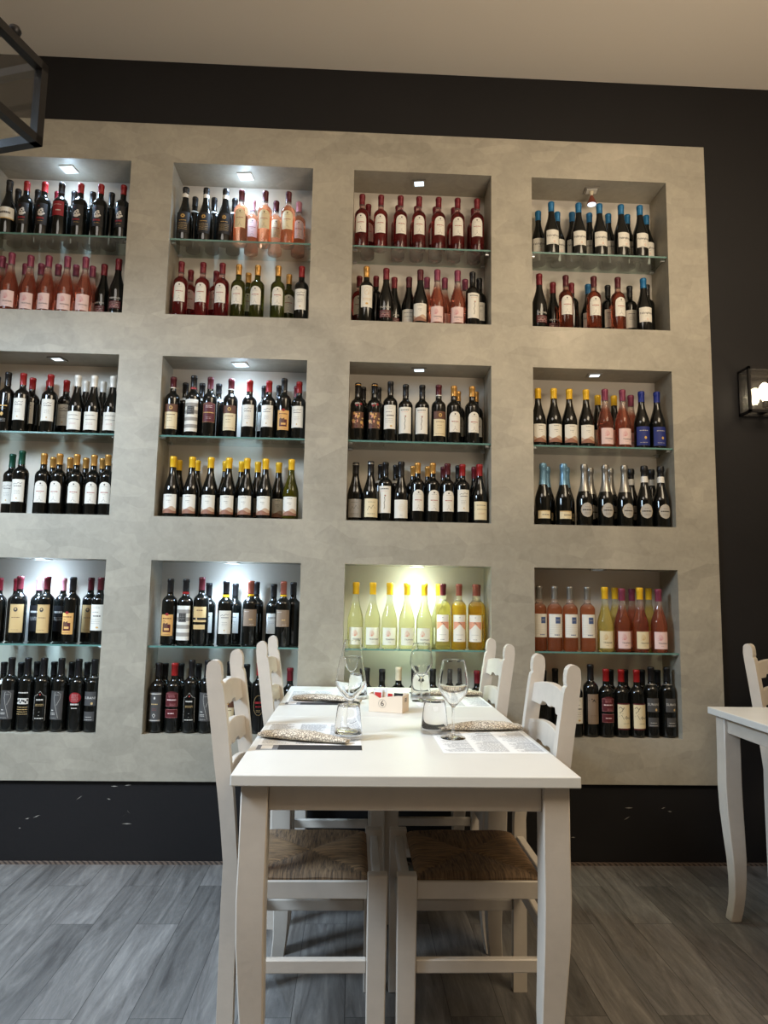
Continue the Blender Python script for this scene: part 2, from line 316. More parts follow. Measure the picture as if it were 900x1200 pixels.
# recessed spots
SPX = {(0, 0): -1.479, (0, 1): -.596, (0, 2): .287, (0, 3): 1.182, (1, 0): -1.467, (1, 1): -.582, (1, 2): .299, (1, 3): 1.181, (2, 0): -1.47, (2, 1): -.58, (2, 2): .3, (2, 3): 1.18}
ON = {(0, 0): 6.5, (0, 1): 8, (1, 1): 5.5, (2, 0): 10, (2, 1): 9.5, (2, 2): 8.5}
for (r, c), x in SPX.items():
    z = ROWS[r][1]; y = D+.09; on = (r, c) in ON
    t = empty('recessed_spotlight', (x, y, z), math.radians(-8))
    if (r, c) == (0, 3):
        g = G(); g.box(-.036, .036, -.032, .032, -.006, -.0008); g.box(-.026, .026, -.022, .022, -.009, -.006, 1)
        link('frame', g.me('dangling_plate', [M['cap_silver'], M['cap_white']]), t)
        g = G(); g.lathe([(.008, -.03), (.012, -.006)], 12); g.tube([(0, 0, -.006), (.003, 0, -.02), (.002, 0, -.034)], .003, 6); link('cable', g.me('cable', M['cap_cream'], angle=40), t)
        g = G(); g.lathe([(.009, -.034), (.012, -.045), (.021, -.066), (.025, -.078)], 18); o = link('lamp', g.me('lamp', M['cap_copper'], angle=40), t)
        g = G(); g.lathe([(.021, -.0805), (.021, -.0785)], 18); link('lens', g.me('lens', M['led_dim']), o)
        tag(t, 'spot lamp dangling from its square fitting in the top rightmost niche', 'lamp', 'spotlights in the niches'); continue
    g = G()
    for a in ((-.036, -.024, -.032, .032), (.024, .036, -.032, .032), (-.024, .024, -.032, -.022), (-.024, .024, .022, .032)): g.box(*a, -.006, -.0008)
    link('frame', g.me('spot_frame', M['cap_silver'] if not on else M['cap_white']), t)
    g = G(); g.box(-.024, .024, -.022, .022, -.0035, -.0012); link('lens', g.me('spot_lens', M['led'] if on else M['led_dim']), t)
    tag(t, f'square recessed spotlight in the {RN[r+1]} row, {CN[c+1]} niche ceiling', 'lamp', 'spotlights in the niches')
    if on:
        L = bpy.data.lights.new('niche_spot', 'SPOT'); L.energy = ON[(r, c)]*2.2; L.spot_size = math.radians(150); L.spot_blend = .9; L.shadow_soft_size = .035
        L.color = (.80, 1, .82) if (r, c) == (2, 2) else (.50, .72, 1)
        lo = bpy.data.objects.new('niche_spot', L); C.objects.link(lo); lo.location = (x, y-.045, z-.03)
        P_ = bpy.data.lights.new('niche_glow', 'POINT'); P_.energy = ON[(r, c)]*.13; P_.color = L.color; P_.shadow_soft_size = .02
        lo = bpy.data.objects.new('niche_glow', P_); C.objects.link(lo); lo.location = (x, y, z-.07)
# ------------------------------------------------------------------ bottles
FONT_CACHE = {}
def text_mesh(s):
    if s not in FONT_CACHE:
        cu = bpy.data.curves.new('t', 'FONT'); cu.body = s; cu.size = 1; cu.align_x = 'CENTER'; cu.align_y = 'CENTER'; cu.resolution_u = 2
        o = bpy.data.objects.new('t', cu); C.objects.link(o); bpy.context.view_layer.update()
        m = bpy.data.meshes.new_from_object(o.evaluated_get(bpy.context.evaluated_depsgraph_get()))
        FONT_CACHE[s] = ([tuple(v.co) for v in m.vertices], [tuple(p.vertices) for p in m.polygons])
        bpy.data.objects.remove(o); bpy.data.curves.remove(cu); bpy.data.meshes.remove(m)
    return FONT_CACHE[s]
class Lab:
    """flat label artwork wrapped on a cylinder of radius r, facing -y"""
    def __init__(s, r): s.g = G(); s.r = r; s.mats = []
    def mi(s, m):
        if m not in s.mats: s.mats.append(m)
        return s.mats.index(m)
    def P(s, u, v, lay): R = s.r+.0006+.00035*lay; a = u/s.r; return (R*math.sin(a), -R*math.cos(a), v)
    def strip(s, m, u0, u1, lo, hi, lay=0, n=None):
        n = n or max(2, int(abs(u1-u0)/.005)); us = [u0+(u1-u0)*k/n for k in range(n+1)]
        lo_ = lo if callable(lo) else (lambda u: lo); hi_ = hi if callable(hi) else (lambda u: hi)
        vs = []; [vs.extend((s.P(u, lo_(u), lay), s.P(u, hi_(u), lay))) for u in us]
        s.g.add(vs, [(2*k, 2*k+2, 2*k+3, 2*k+1) for k in range(n)], s.mi(m))
    def arch(s, m, w, v0, v1, h, lay=0):
        s.strip(m, -w/2, w/2, v0, lambda u: v1-h+h*math.sqrt(max(0, 1-(2*u/w)**2)), lay, 16)
    def disc(s, m, u, v, ru, rv, lay=1):
        n = 12; us = [u-ru*math.cos(PI*k/n) for k in range(n+1)]; vs = []
        for x in us: q = rv*math.sqrt(max(0, 1-((x-u)/ru)**2)); vs += [s.P(x, v-q, lay), s.P(x, v+q, lay)]
        s.g.add(vs, [(2*k, 2*k+2, 2*k+3, 2*k+1) for k in range(n)], s.mi(m))
    def ring(s, m, u, v, ru, rv, w, lay=1, n=20):
        vs = []
        for k in range(n):
            c, d = math.cos(2*PI*k/n), math.sin(2*PI*k/n); vs += [s.P(u+ru*c, v+rv*d, lay), s.P(u+(ru-w)*c, v+(rv-w)*d, lay)]
        s.g.add(vs, [(2*k, (2*k+2) % (2*n), (2*k+3) % (2*n), 2*k+1) for k in range(n)], s.mi(m))
    def lines(s, m, u, v, w, n=1, dv=.006, h=.0014, lay=1, seed=1):
        rnd = random.Random(seed*97+int(v*1e4))
        for k in range(n):
            x = u-w/2; y = v-k*dv
            while x < u+w/2:
                q = min(.0035+rnd.random()*.007, u+w/2-x)
                if q > .001: s.strip(m, x, x+q, y-h/2, y+h/2, lay, 1)
                x += q+.0016
    def text(s, t, u, v, size, m, lay=2, sx=1):
        vs, fs = text_mesh(t); s.g.add([s.P(u+x*size*sx, v+y*size, lay) for x, y, z in vs], fs, s.mi(m))
    def frame(s, m, u0, u1, v0, v1, w=.001, lay=1):
        s.strip(m, u0, u1, v0, v0+w, lay); s.strip(m, u0, u1, v1-w, v1, lay); s.strip(m, u0, u0+w, v0, v1, lay, 1); s.strip(m, u1-w, u1, v0, v1, lay, 1)
    def squig(s, m, pts, w=.0012, lay=1):
        for (u0, v0), (u1, v1) in zip(pts, pts[1:]):
            d = math.hypot(u1-u0, v1-v0) or 1; nx, ny = -(v1-v0)/d*w/2, (u1-u0)/d*w/2
            s.g.add([s.P(u0+nx, v0+ny, lay), s.P(u0-nx, v0-ny, lay), s.P(u1-nx, v1-ny, lay), s.P(u1+nx, v1+ny, lay)], [(0, 1, 2, 3)], s.mi(m))
    def me(s, name): return mesh(name, s.g.v, s.g.f, [M[m] for m in s.mats], s.g.i)

RB, RG, RS = .0355, .0378, .0395
def prof_B(H_):   # bordeaux
    b = H_-.11
    return [(RB-.006, 0), (RB-.001, .003), (RB, .008), (RB, b), (RB-.0012, b+.009), (RB-.006, b+.019), (RB-.0145, b+.027), (RB-.0195, b+.033), (.0145, b+.042), (.0138, b+.06), (.0138, H_-.016), (.0148, H_-.015), (.0148, H_-.004), (.0135, H_)]
def prof_G(H_):   # burgundy, sloping shoulders
    return [(RG-.006, 0), (RG-.001, .003), (RG, .009), (RG, .125), (RG-.001, .137), (RG-.004, .152), (RG-.0095, .170), (RG-.0155, .190), (RG-.0195, .206), (.0155, .224), (.0146, .24), (.0144, H_-.02), (.0155, H_-.018), (.0155, H_-.004), (.014, H_)]
def prof_S(H_):   # sparkling
    return [(RS-.007, 0), (RS-.001, .004), (RS, .010), (RS, .128), (RS-.002, .142), (RS-.007, .160), (RS-.0135, .180), (RS-.0195, .202), (.0165, .225), (.0148, .255), (.0146, H_-.03), (.017, H_-.026), (.0175, H_-.012), (.0155, H_-.001), (.012, H_)]
PROF = {'B': prof_B, 'G': prof_G, 'S': prof_S}; RAD = {'B': RB, 'G': RG, 'S': RS}
def rad_at(pr, z):
    for (r0, z0), (r1, z1) in zip(pr, pr[1:]):
        if z0 <= z <= z1: return r0+(r1-r0)*(z-z0)/max(z1-z0, 1e-6)
    return pr[-1][0]
MESHES = {}
def body_mesh(sh, h, m):
    k = ('b', sh, h, m)
    if k not in MESHES: g = G(); g.lathe(PROF[sh](h), 28); MESHES[k] = g.me('bottle_body', M[m], angle=50)
    return MESHES[k]
def cap_mesh(sh, h, m, ln):
    k = ('c', sh, h, m, ln)
    if k not in MESHES:
        pr = PROF[sh](h); z0 = h-ln; q = [(rad_at(pr, z0)+.0009, z0)]+[(r+.0009, z) for r, z in pr if z > z0]
        q[-1] = (q[-1][0], h+.0008); q = q[:-1]+[(q[-2][0]-.001, h-.001), (q[-2][0]-.003, h+.0008)]
        g = G(); g.lathe(q, 20, cap0=False); MESHES[k] = g.me('capsule', M[m], angle=50)
    return MESHES[k]
def ring_mesh(sh, h, m, z0, z1):
    k = ('r', sh, h, m, z0, z1)
    if k not in MESHES:
        pr = PROF[sh](h); g = G(); g.lathe([(rad_at(pr, z)+.0014, z) for z in (z0, (z0+z1)/2, z1)], 20, cap0=False, cap1=False); MESHES[k] = g.me('neck_band', M[m], smooth=True)
    return MESHES[k]
def L_arch(v0, v1, c='lab_white', t='lab_text'):
    def f(L):
        L.arch(c, .058, v0, v1, .026); L.disc(t, 0, v1-.013, .0035, .0035); L.lines(t, 0, v1-.022, .026, 1, h=.001)
        L.lines('lab_textred', 0, v0+.052, .034, 1, h=.0036); L.lines(t, 0, v0+.044, .012, 1, h=.001)
        L.squig(t, [(-.013, v0+.008), (0, v0+.028), (.013, v0+.008)], .0008); L.squig(t, [(-.008, v0+.008), (0, v0+.02), (.008, v0+.008), (-.008, v0+.008)], .0008)
    return f
def L_pink(c='lab_pinkish', e='lab_rosepink'):
    def f(L):
        L.strip(c, -.034, .034, .016, .096)
        for a in (-50, -25, 0, 25, 50, 80, 110): q = math.radians(90+a-20); L.squig(e, [(-.004, .056), (-.004+.010*math.cos(q), .058+.012*math.sin(q)), (-.004+.012*math.cos(q+.3), .060+.024*math.sin(q+.2))], .0016)
        L.text('TRAMARI', .006, .042, .0105, 'lab_text'); L.lines('lab_text', .004, .030, .014, 1, h=.001)
    return f
def L_dune(L):
    L.strip('lab_white', -.036, .036, .018, .108)
    L.strip('lab_dune2', -.036, .036, .018, lambda u: .044+.007*math.sin(u*110), 1); L.strip('lab_dune', -.036, .036, .018, lambda u: .034+.006*math.sin(u*95+2), 2)
    L.lines('lab_text', 0, .099, .024, 1, h=.002); L.lines('lab_text', 0, .078, .02, 1, h=.0016); L.lines('lab_text', .004, .070, .012, 1, h=.001)
def L_script(L):
    L.text('TRAMARI', 0, .082, .013, 'lab_textlight', 1); L.strip('lab_darkred', -.03, .03, .03, .068); L.lines('lab_textlight', 0, .06, .05, 4, dv=.008, h=.0012, lay=2); L.squig('lab_rosepink', [(-.02, .036), (-.01, .05), (0, .038), (.012, .052), (.02, .038)], .0014, 2)
def L_bluecap(L):
    L.strip('lab_white', -.035, .035, .052, .128); L.text('Falanghina', 0, .098, .0155, 'lab_text'); L.lines('lab_text', .002, .082, .018, 1, h=.001); L.frame('lab_salmon', .002, .010, .060, .070, .0014); L.lines('lab_text', 0, .056, .034, 1, h=.001)
def L_estate(t='lab_text'):
    def f(L):
        L.strip('lab_white', -.031, .031, .056, .162); L.squig('lab_text', [(-.02, .138), (-.012, .143), (-.004, .139), (.004, .146), (.014, .141), (.02, .147)], .0016); L.squig('lab_text', [(-.022, .137), (.022, .137)], .001)
        L.lines('lab_text', 0, .13, .034, 1, h=.0034); L.lines('lab_text', 0, .108, .026, 3, dv=.007, h=.001); L.disc('lab_tan', 0, .072, .003, .004)
    return f
def L_tallwhite(L):
    L.strip('lab_white', -.033, .033, .042, .172); L.lines('lab_text', 0, .158, .042, 1, h=.004); L.lines('lab_salmon', 0, .148, .034, 1, h=.0014)
    L.squig('lab_text', [(-.001, .128), (.004, .124), (0, .116), (.003, .104), (-.001, .090), (.002, .074), (-.001, .06)], .0022); L.disc('lab_textred', .004, .126, .0025, .003, 2)
def L_talltext(L):
    L.strip('lab_white', -.031, .031, .062, .18); L.lines('lab_text', 0, .17, .03, 2, h=.001); L.lines('lab_text', -.004, .146, .03, 1, h=.002); L.lines('lab_text', .004, .128, .036, 1, h=.005); L.lines('lab_text', -.002, .112, .04, 3, dv=.009, h=.001); L.disc('lab_gold', .008, .076, .006, .004)
def L_browncream(L):
    L.strip('lab_cream', -.033, .033, .034, .156); L.strip('lab_brown', -.033, .033, .117, .156, 1); L.disc('lab_gold', 0, .137, .008, .009, 2); L.disc('lab_brown', 0, .137, .004, .005, 3)
    L.lines('lab_brown', 0, .104, .04, 1, h=.003); L.lines('lab_brown', -.004, .086, .022, 2, dv=.012, h=.0014); L.lines('lab_brown', 0, .044, .046, 1, h=.0018)
def L_barrel(L):
    for k in range(9): L.strip('lab_white' if k % 2 == 0 else 'lab_midgrey', -.036, .036, .024+k*.0175, .024+(k+1)*.0175)
    L.strip('lab_black', -.018, .018, .107, .148, 1); L.frame('lab_silver', -.016, .016, .109, .146, .001, 2); L.lines('lab_silver', 0, .138, .024, 4, dv=.007, h=.0016, lay=2)
def L_maroon(L):
    L.strip('lab_darkred', -.031, .031, .07, lambda u: .166+.004*math.cos(u*90)); L.lines('lab_pinkish', 0, .152, .03, 2, dv=.008, h=.0024); L.lines('lab_gold', 0, .118, .05, 1, h=.004); L.lines('lab_pinkish', 0, .095, .024, 2, h=.001); L.frame('lab_gold', -.03, .03, .071, .162, .0007)
def L_picture(L):
    L.strip('lab_orange', -.029, .029, .043, .14); L.strip('lab_darkred', -.018, .018, .06, .095, 1); L.strip('lab_brown', -.018, .006, .066, lambda u: .1+.004*math.sin(u*400), 2); L.strip('lab_orange', -.01, .012, .068, .078, 3)
    L.lines('lab_darkred', 0, .122, .042, 1, h=.004); L.lines('lab_darkred', 0, .05, .034, 1, h=.0016); L.disc('lab_red', 0, .141, .008, .006, 1); L.squig('lab_brown', [(-.018, .108), (-.012, .112), (-.006, .107)], .002)
def L_goldblack(L):
    L.lines('lab_gold', 0, .125, .044, 1, h=.006, lay=0); L.lines('lab_gold', 0, .112, .03, 1, h=.0012, lay=0); L.disc('lab_gold', 0, .085, .007, .009, 0); L.lines('lab_textlight', 0, .062, .034, 3, h=.001, lay=0)
def L_crest(L):
    L.strip('lab_black', -.03, .03, .055, .165)
    for x, z, r_ in ((0, .125, .012), (-.008, .118, .008), (.009, .113, .009), (.004, .134, .006), (-.002, .108, .013)): L.disc('lab_textlight', x, z, r_, r_*.7, 1)
    for x, z in ((0, .126), (-.006, .116), (.007, .118)): L.disc('lab_black', x, z, .004, .003, 2)
    L.lines('lab_red', -.002, .088, .034, 1, h=.009); L.lines('lab_gold', 0, .073, .026, 1, h=.0016); L.disc('lab_red', -.012, .15, .005, .0015)
def L_redlabel(L): L.strip('lab_red', -.03, .03, .105, .18); L.lines('lab_textlight', 0, .162, .036, 1, h=.002); L.lines('lab_textlight', .004, .132, .022, 1, h=.005)
def L_whiteband(L): L.strip('lab_white', -.05, .05, .078, .138, n=24); L.strip('lab_tan', -.05, .05, .078, .084, 1, 24); L.lines('lab_text', 0, .110, .06, 1, h=.011)
def L_sunburst(L):
    L.strip('lab_black', -.036, .036, .04, .148)
    for k in range(10): a = k*PI/5; L.squig('lab_gold', [(.005*math.cos(a), .126+.005*math.sin(a)), (.0105*math.cos(a), .126+.0105*math.sin(a))], .003)
    L.ring('lab_gold', 0, .126, .006, .006, .002); L.lines('lab_gold', 0, .103, .034, 1, h=.003); L.lines('lab_tan', 0, .09, .046, 5, dv=.008, h=.0014)
def L_gold(L): L.strip('lab_white', -.031, .031, .08, .192); L.ring('lab_gold', 0, .162, .014, .02, .0012); L.squig('lab_gold', [(-.008, .155), (0, .170), (.008, .15), (.002, .146)], .001); L.lines('lab_gold', 0, .125, .042, 2, dv=.008, h=.0022); L.disc('lab_gold', 0, .098, .007, .005)
def L_low(c, kind):
    def f(L):
        L.strip(c, -.036, .036, .018, .106)
        if kind == 'circle': L.ring('lab_tan', .002, .068, .014, .016, .001); L.ring('lab_tan', .002, .068, .007, .008, .001); L.lines('lab_text', 0, .034, .012, 2, h=.001)
        elif kind == 'text': L.lines('lab_text', 0, .088, .046, 1, h=.0024); L.lines('lab_text', .004, .068, .05, 1, h=.002); L.lines('lab_textred', 0, .05, .03, 2, h=.001)
        else:
            L.lines('lab_text', 0, .09, .036, 1, h=.0016); L.squig('lab_text', [(-.02, .05), (-.012, .07), (-.002, .058), (.006, .076), (.018, .06)], .0014); L.lines('lab_text', 0, .036, .04, 2, h=.0012)
    return f
def L_bluelabel(L): L.strip('lab_navy', -.036, .036, .014, .108); L.lines('lab_silver', 0, .088, .04, 1, h=.0035); L.disc('lab_gold', .008, .052, .006, .007); L.lines('lab_silver', 0, .028, .036, 1, h=.002)
def L_blackwhite(L): L.strip('lab_white', -.03, .03, .055, .15); L.lines('lab_text', 0, .13, .034, 1, h=.003); L.lines('lab_text', 0, .11, .03, 3, h=.001)
def L_tan(L): L.strip('lab_tan', -.033, .033, .047, .176); L.disc('lab_text', -.002, .152, .009, .01); L.disc('lab_tan', -.002, .154, .004, .004, 2); L.lines('lab_brown', 0, .116, .036, 1, h=.003); L.lines('lab_brown', 0, .06, .034, 1, h=.0012); L.frame('lab_brown', -.031, .031, .049, .174, .0005)
def L_dark(L): L.strip('lab_black', -.031, .031, .05, .17); L.lines('lab_textlight', 0, .14, .04, 1, h=.009); L.lines('lab_textlight', 0, .115, .04, 3, h=.0016)
def L_greyslab(L):
    L.strip('lab_grey', -.03, .03, .055, .182); L.squig('lab_textlight', [(-.006, .174), (-.008, .15), (-.002, .12), (.006, .09), (.012, .066), (.0135, .062)], .001); L.squig('lab_textlight', [(-.006, .174), (.008, .176), (.019, .168), (.018, .150), (.010, .132), (.004, .118)], .001); L.lines('lab_textlight', .006, .164, .018, 1, h=.001)
    L.lines('lab_textlight', -.014, .096, .012, 1, h=.004); L.lines('lab_textlight', -.012, .084, .022, 2, dv=.006, h=.0024); L.lines('lab_textlight', -.008, .062, .03, 1, h=.001)
def L_ornate(L):
    L.lines('lab_textlight', 0, .172, .046, 1, h=.005, lay=0); L.strip('lab_textlight', -.026, .026, .122, .148)
    for k in range(7): L.disc('lab_black', -.022+k*.0073, .135+.005*math.sin(k*2.3), .0035, .005, 1)
    L.lines('lab_tan', 0, .108, .05, 4, dv=.010, h=.0022, lay=0, seed=4)
def L_outline(L):
    p = [(-.026, .05), (-.026, .158), (-.014, .162), (0, .18), (.014, .162), (.026, .158), (.026, .05), (-.026, .05)]
    L.squig('lab_textlight', p, .001, 0); L.squig('lab_textlight', [(-.026, .098), (0, .088), (.026, .098)], .001, 0); L.squig('lab_textlight', [(-.026, .082), (0, .072), (.026, .082)], .001, 0)
    L.disc('lab_textred', 0, .165, .003, .004, 0); L.lines('lab_textlight', 0, .142, .032, 1, h=.006, lay=0); L.lines('lab_tan', 0, .122, .036, 2, h=.0016, lay=0); L.lines('lab_textlight', 0, .06, .038, 1, h=.004, lay=0)
def L_redoval(L): L.disc('lab_red', 0, .152, .028, .024, 0); L.lines('lab_pinkish', 0, .166, .03, 5, dv=.007, h=.0012); L.lines('lab_textlight', 0, .123, .036, 1, h=.007, lay=0); L.lines('lab_textlight', 0, .106, .026, 1, h=.004, lay=0)
def L_plate(L):
    L.strip('lab_grey', -.029, .029, .118, .18); L.text('SURANI', 0, .152, .0155, 'lab_textlight', 1); L.disc('lab_tan', .012, .128, .005, .006); L.strip('lab_grey', -.025, .025, .05, .092); L.lines('lab_textlight', 0, .068, .03, 1, h=.002); L.lines('lab_textlight', 0, .056, .038, 1, h=.0016)
def L_darkplate(L):
    L.strip('lab_grey', -.029, .029, .05, .182); L.strip('lab_textlight', -.029, .029, .172, .176, 1); L.strip('lab_textlight', -.029, .029, .055, .058, 1); L.disc('lab_textlight', 0, .155, .004, .006); L.lines('lab_tan', 0, .128, .03, 1, h=.004); L.lines('lab_textred', 0, .108, .02, 2, h=.001); L.squig('lab_textlight', [(0, .086), (-.006, .078), (0, .068), (.006, .078), (0, .086)], .002)
def L_double(L):
    L.strip('lab_darkred', -.03, .03, .118, lambda u: .176+.01*math.cos(u*50)); L.strip('lab_darkred', -.03, .03, .068, .107); L.frame('lab_rosepink', -.029, .029, .069, .106, .0008); L.frame('lab_rosepink', -.029, .029, .119, .176, .0008)
    L.lines('lab_rosepink', 0, .168, .03, 2, dv=.007, h=.0016); L.lines('lab_pinkish', 0, .148, .042, 1, h=.005); L.lines('lab_rosepink', .006, .130, .026, 2, dv=.005, h=.001); L.lines('lab_pinkish', 0, .088, .028, 1, h=.004)
def L_redscript(L): L.ring('lab_tan', 0, .128, .024, .045, .0008, 0); L.lines('lab_red', 0, .14, .034, 1, h=.009, lay=0); L.lines('lab_red', 0, .122, .028, 1, h=.005, lay=0); L.lines('lab_tan', 0, .105, .02, 2, h=.001, lay=0)
def L_taupe(L): L.strip('lab_taupe', -.034, .034, .093, .17); L.lines('lab_textlight', -.016, .16, .022, 1, h=.0016); L.lines('lab_tan', .004, .124, .016, 1, h=.005); L.lines('lab_textlight', .01, .101, .022, 1, h=.0014)
def L_tanbrown(L): L.strip('lab_tan', -.033, .033, .108, .178); L.strip('lab_black', -.033, .033, .118, .128, 1); L.strip('lab_tan', -.029, .029, .075, .096); L.lines('lab_brown', .002, .162, .03, 1, h=.004); L.disc('lab_tan', -.012, .123, .004, .005, 2)
def L_tanblack(L): L.strip('lab_taupe', -.028, .028, .06, .196); L.squig('lab_black', [(-.024, .168), (-.01, .174), (.004, .166), (.02, .172)], .005); L.squig('lab_black', [(-.006, .16), (0, .172), (.01, .158)], .003); L.lines('lab_brown', 0, .10, .034, 2, h=.001)
def L_creamred(L):
    L.strip('lab_darkred', -.034, .034, .036, .156); L.strip('lab_cream', -.034, .034, .042, .15, 1); L.squig('lab_text', [(-.028, .132), (-.02, .14), (-.01, .128), (-.004, .138), (-.014, .12), (-.024, .112), (-.01, .108)], .0022, 2)
    L.squig('lab_text', [(-.004, .088), (.006, .098), (.004, .084), (.014, .092), (.022, .084), (.03, .094)], .0024, 2); L.squig('lab_text', [(-.028, .096), (-.016, .102), (-.006, .082)], .0014, 2); L.lines('lab_text', .008, .064, .034, 1, h=.0016, lay=2)
def L_lattice(L):
    L.strip('lab_white', -.035, .035, .063, .172); L.strip('lab_blue', -.002, .022, .128, .158, 1); L.lines('lab_silver', .01, .144, .016, 1, h=.003, lay=2)
    for k in range(5): L.lines('lab_silver', 0, .12-k*.010, .06, 1, h=.0008)
    L.lines('lab_blue', .006, .075, .026, 1, h=.004)
def L_hour(L):
    L.strip('lab_white', -.032, .032, .036, .16); L.strip('lab_salmon', -.030, .030, lambda u: .095+.0 if abs(u) > .03 else .09+.022*(1-abs(u)/.03)*1.0, lambda u: .128, 1)
    L.strip('lab_white', -.014, .014, lambda u: .096, lambda u: .118-abs(u)*1.1, 2); L.squig('lab_text', [(-.008, .122), (-.002, .126), (.004, .118), (.01, .116)], .002, 3); L.lines('lab_text', 0, .148, .006, 1, h=.002); L.lines('lab_text', 0, .068, .034, 1, h=.0012); L.lines('lab_text', 0, .046, .02, 1, h=.002)
def L_pale(L): L_pink('lab_pale', 'lab_salmon')(L)
def L_silver(L):
    n = 8
    L.ring('lab_tan', 0, .078, .031, .036, .0014, 1, n); L.disc('lab_silver', 0, .078, .03, .035, 0); L.lines('lab_text', 0, .092, .022, 1, h=.0016); L.lines('lab_text', 0, .078, .044, 1, h=.006); L.lines('lab_text', 0, .064, .026, 2, h=.0012)
def L_prosecco(L): L.strip('lab_cream', -.034, .028, .032, .07); L.strip('lab_tan', -.034, .028, .066, .07, 1); L.lines('lab_text', .004, .05, .034, 1, h=.004)
def L_floral(L):
    rnd = random.Random(5)
    L.strip('lab_brown', -.03, .03, .062, .142)
    for k in range(26): L.disc(rnd.choice(['lab_gold', 'lab_orange', 'lab_salmon', 'lab_darkred', 'lab_tan']), rnd.uniform(-.026, .026), rnd.uniform(.068, .136), rnd.uniform(.003, .007), rnd.uniform(.003, .008), 1+k % 3)
    for k in range(6): L.disc('lab_red' if k < 4 else 'lab_midgrey', rnd.uniform(-.014, .014), rnd.uniform(.17, .186), .006, .005, 1+k % 3)
def L_goldneck(L): pass
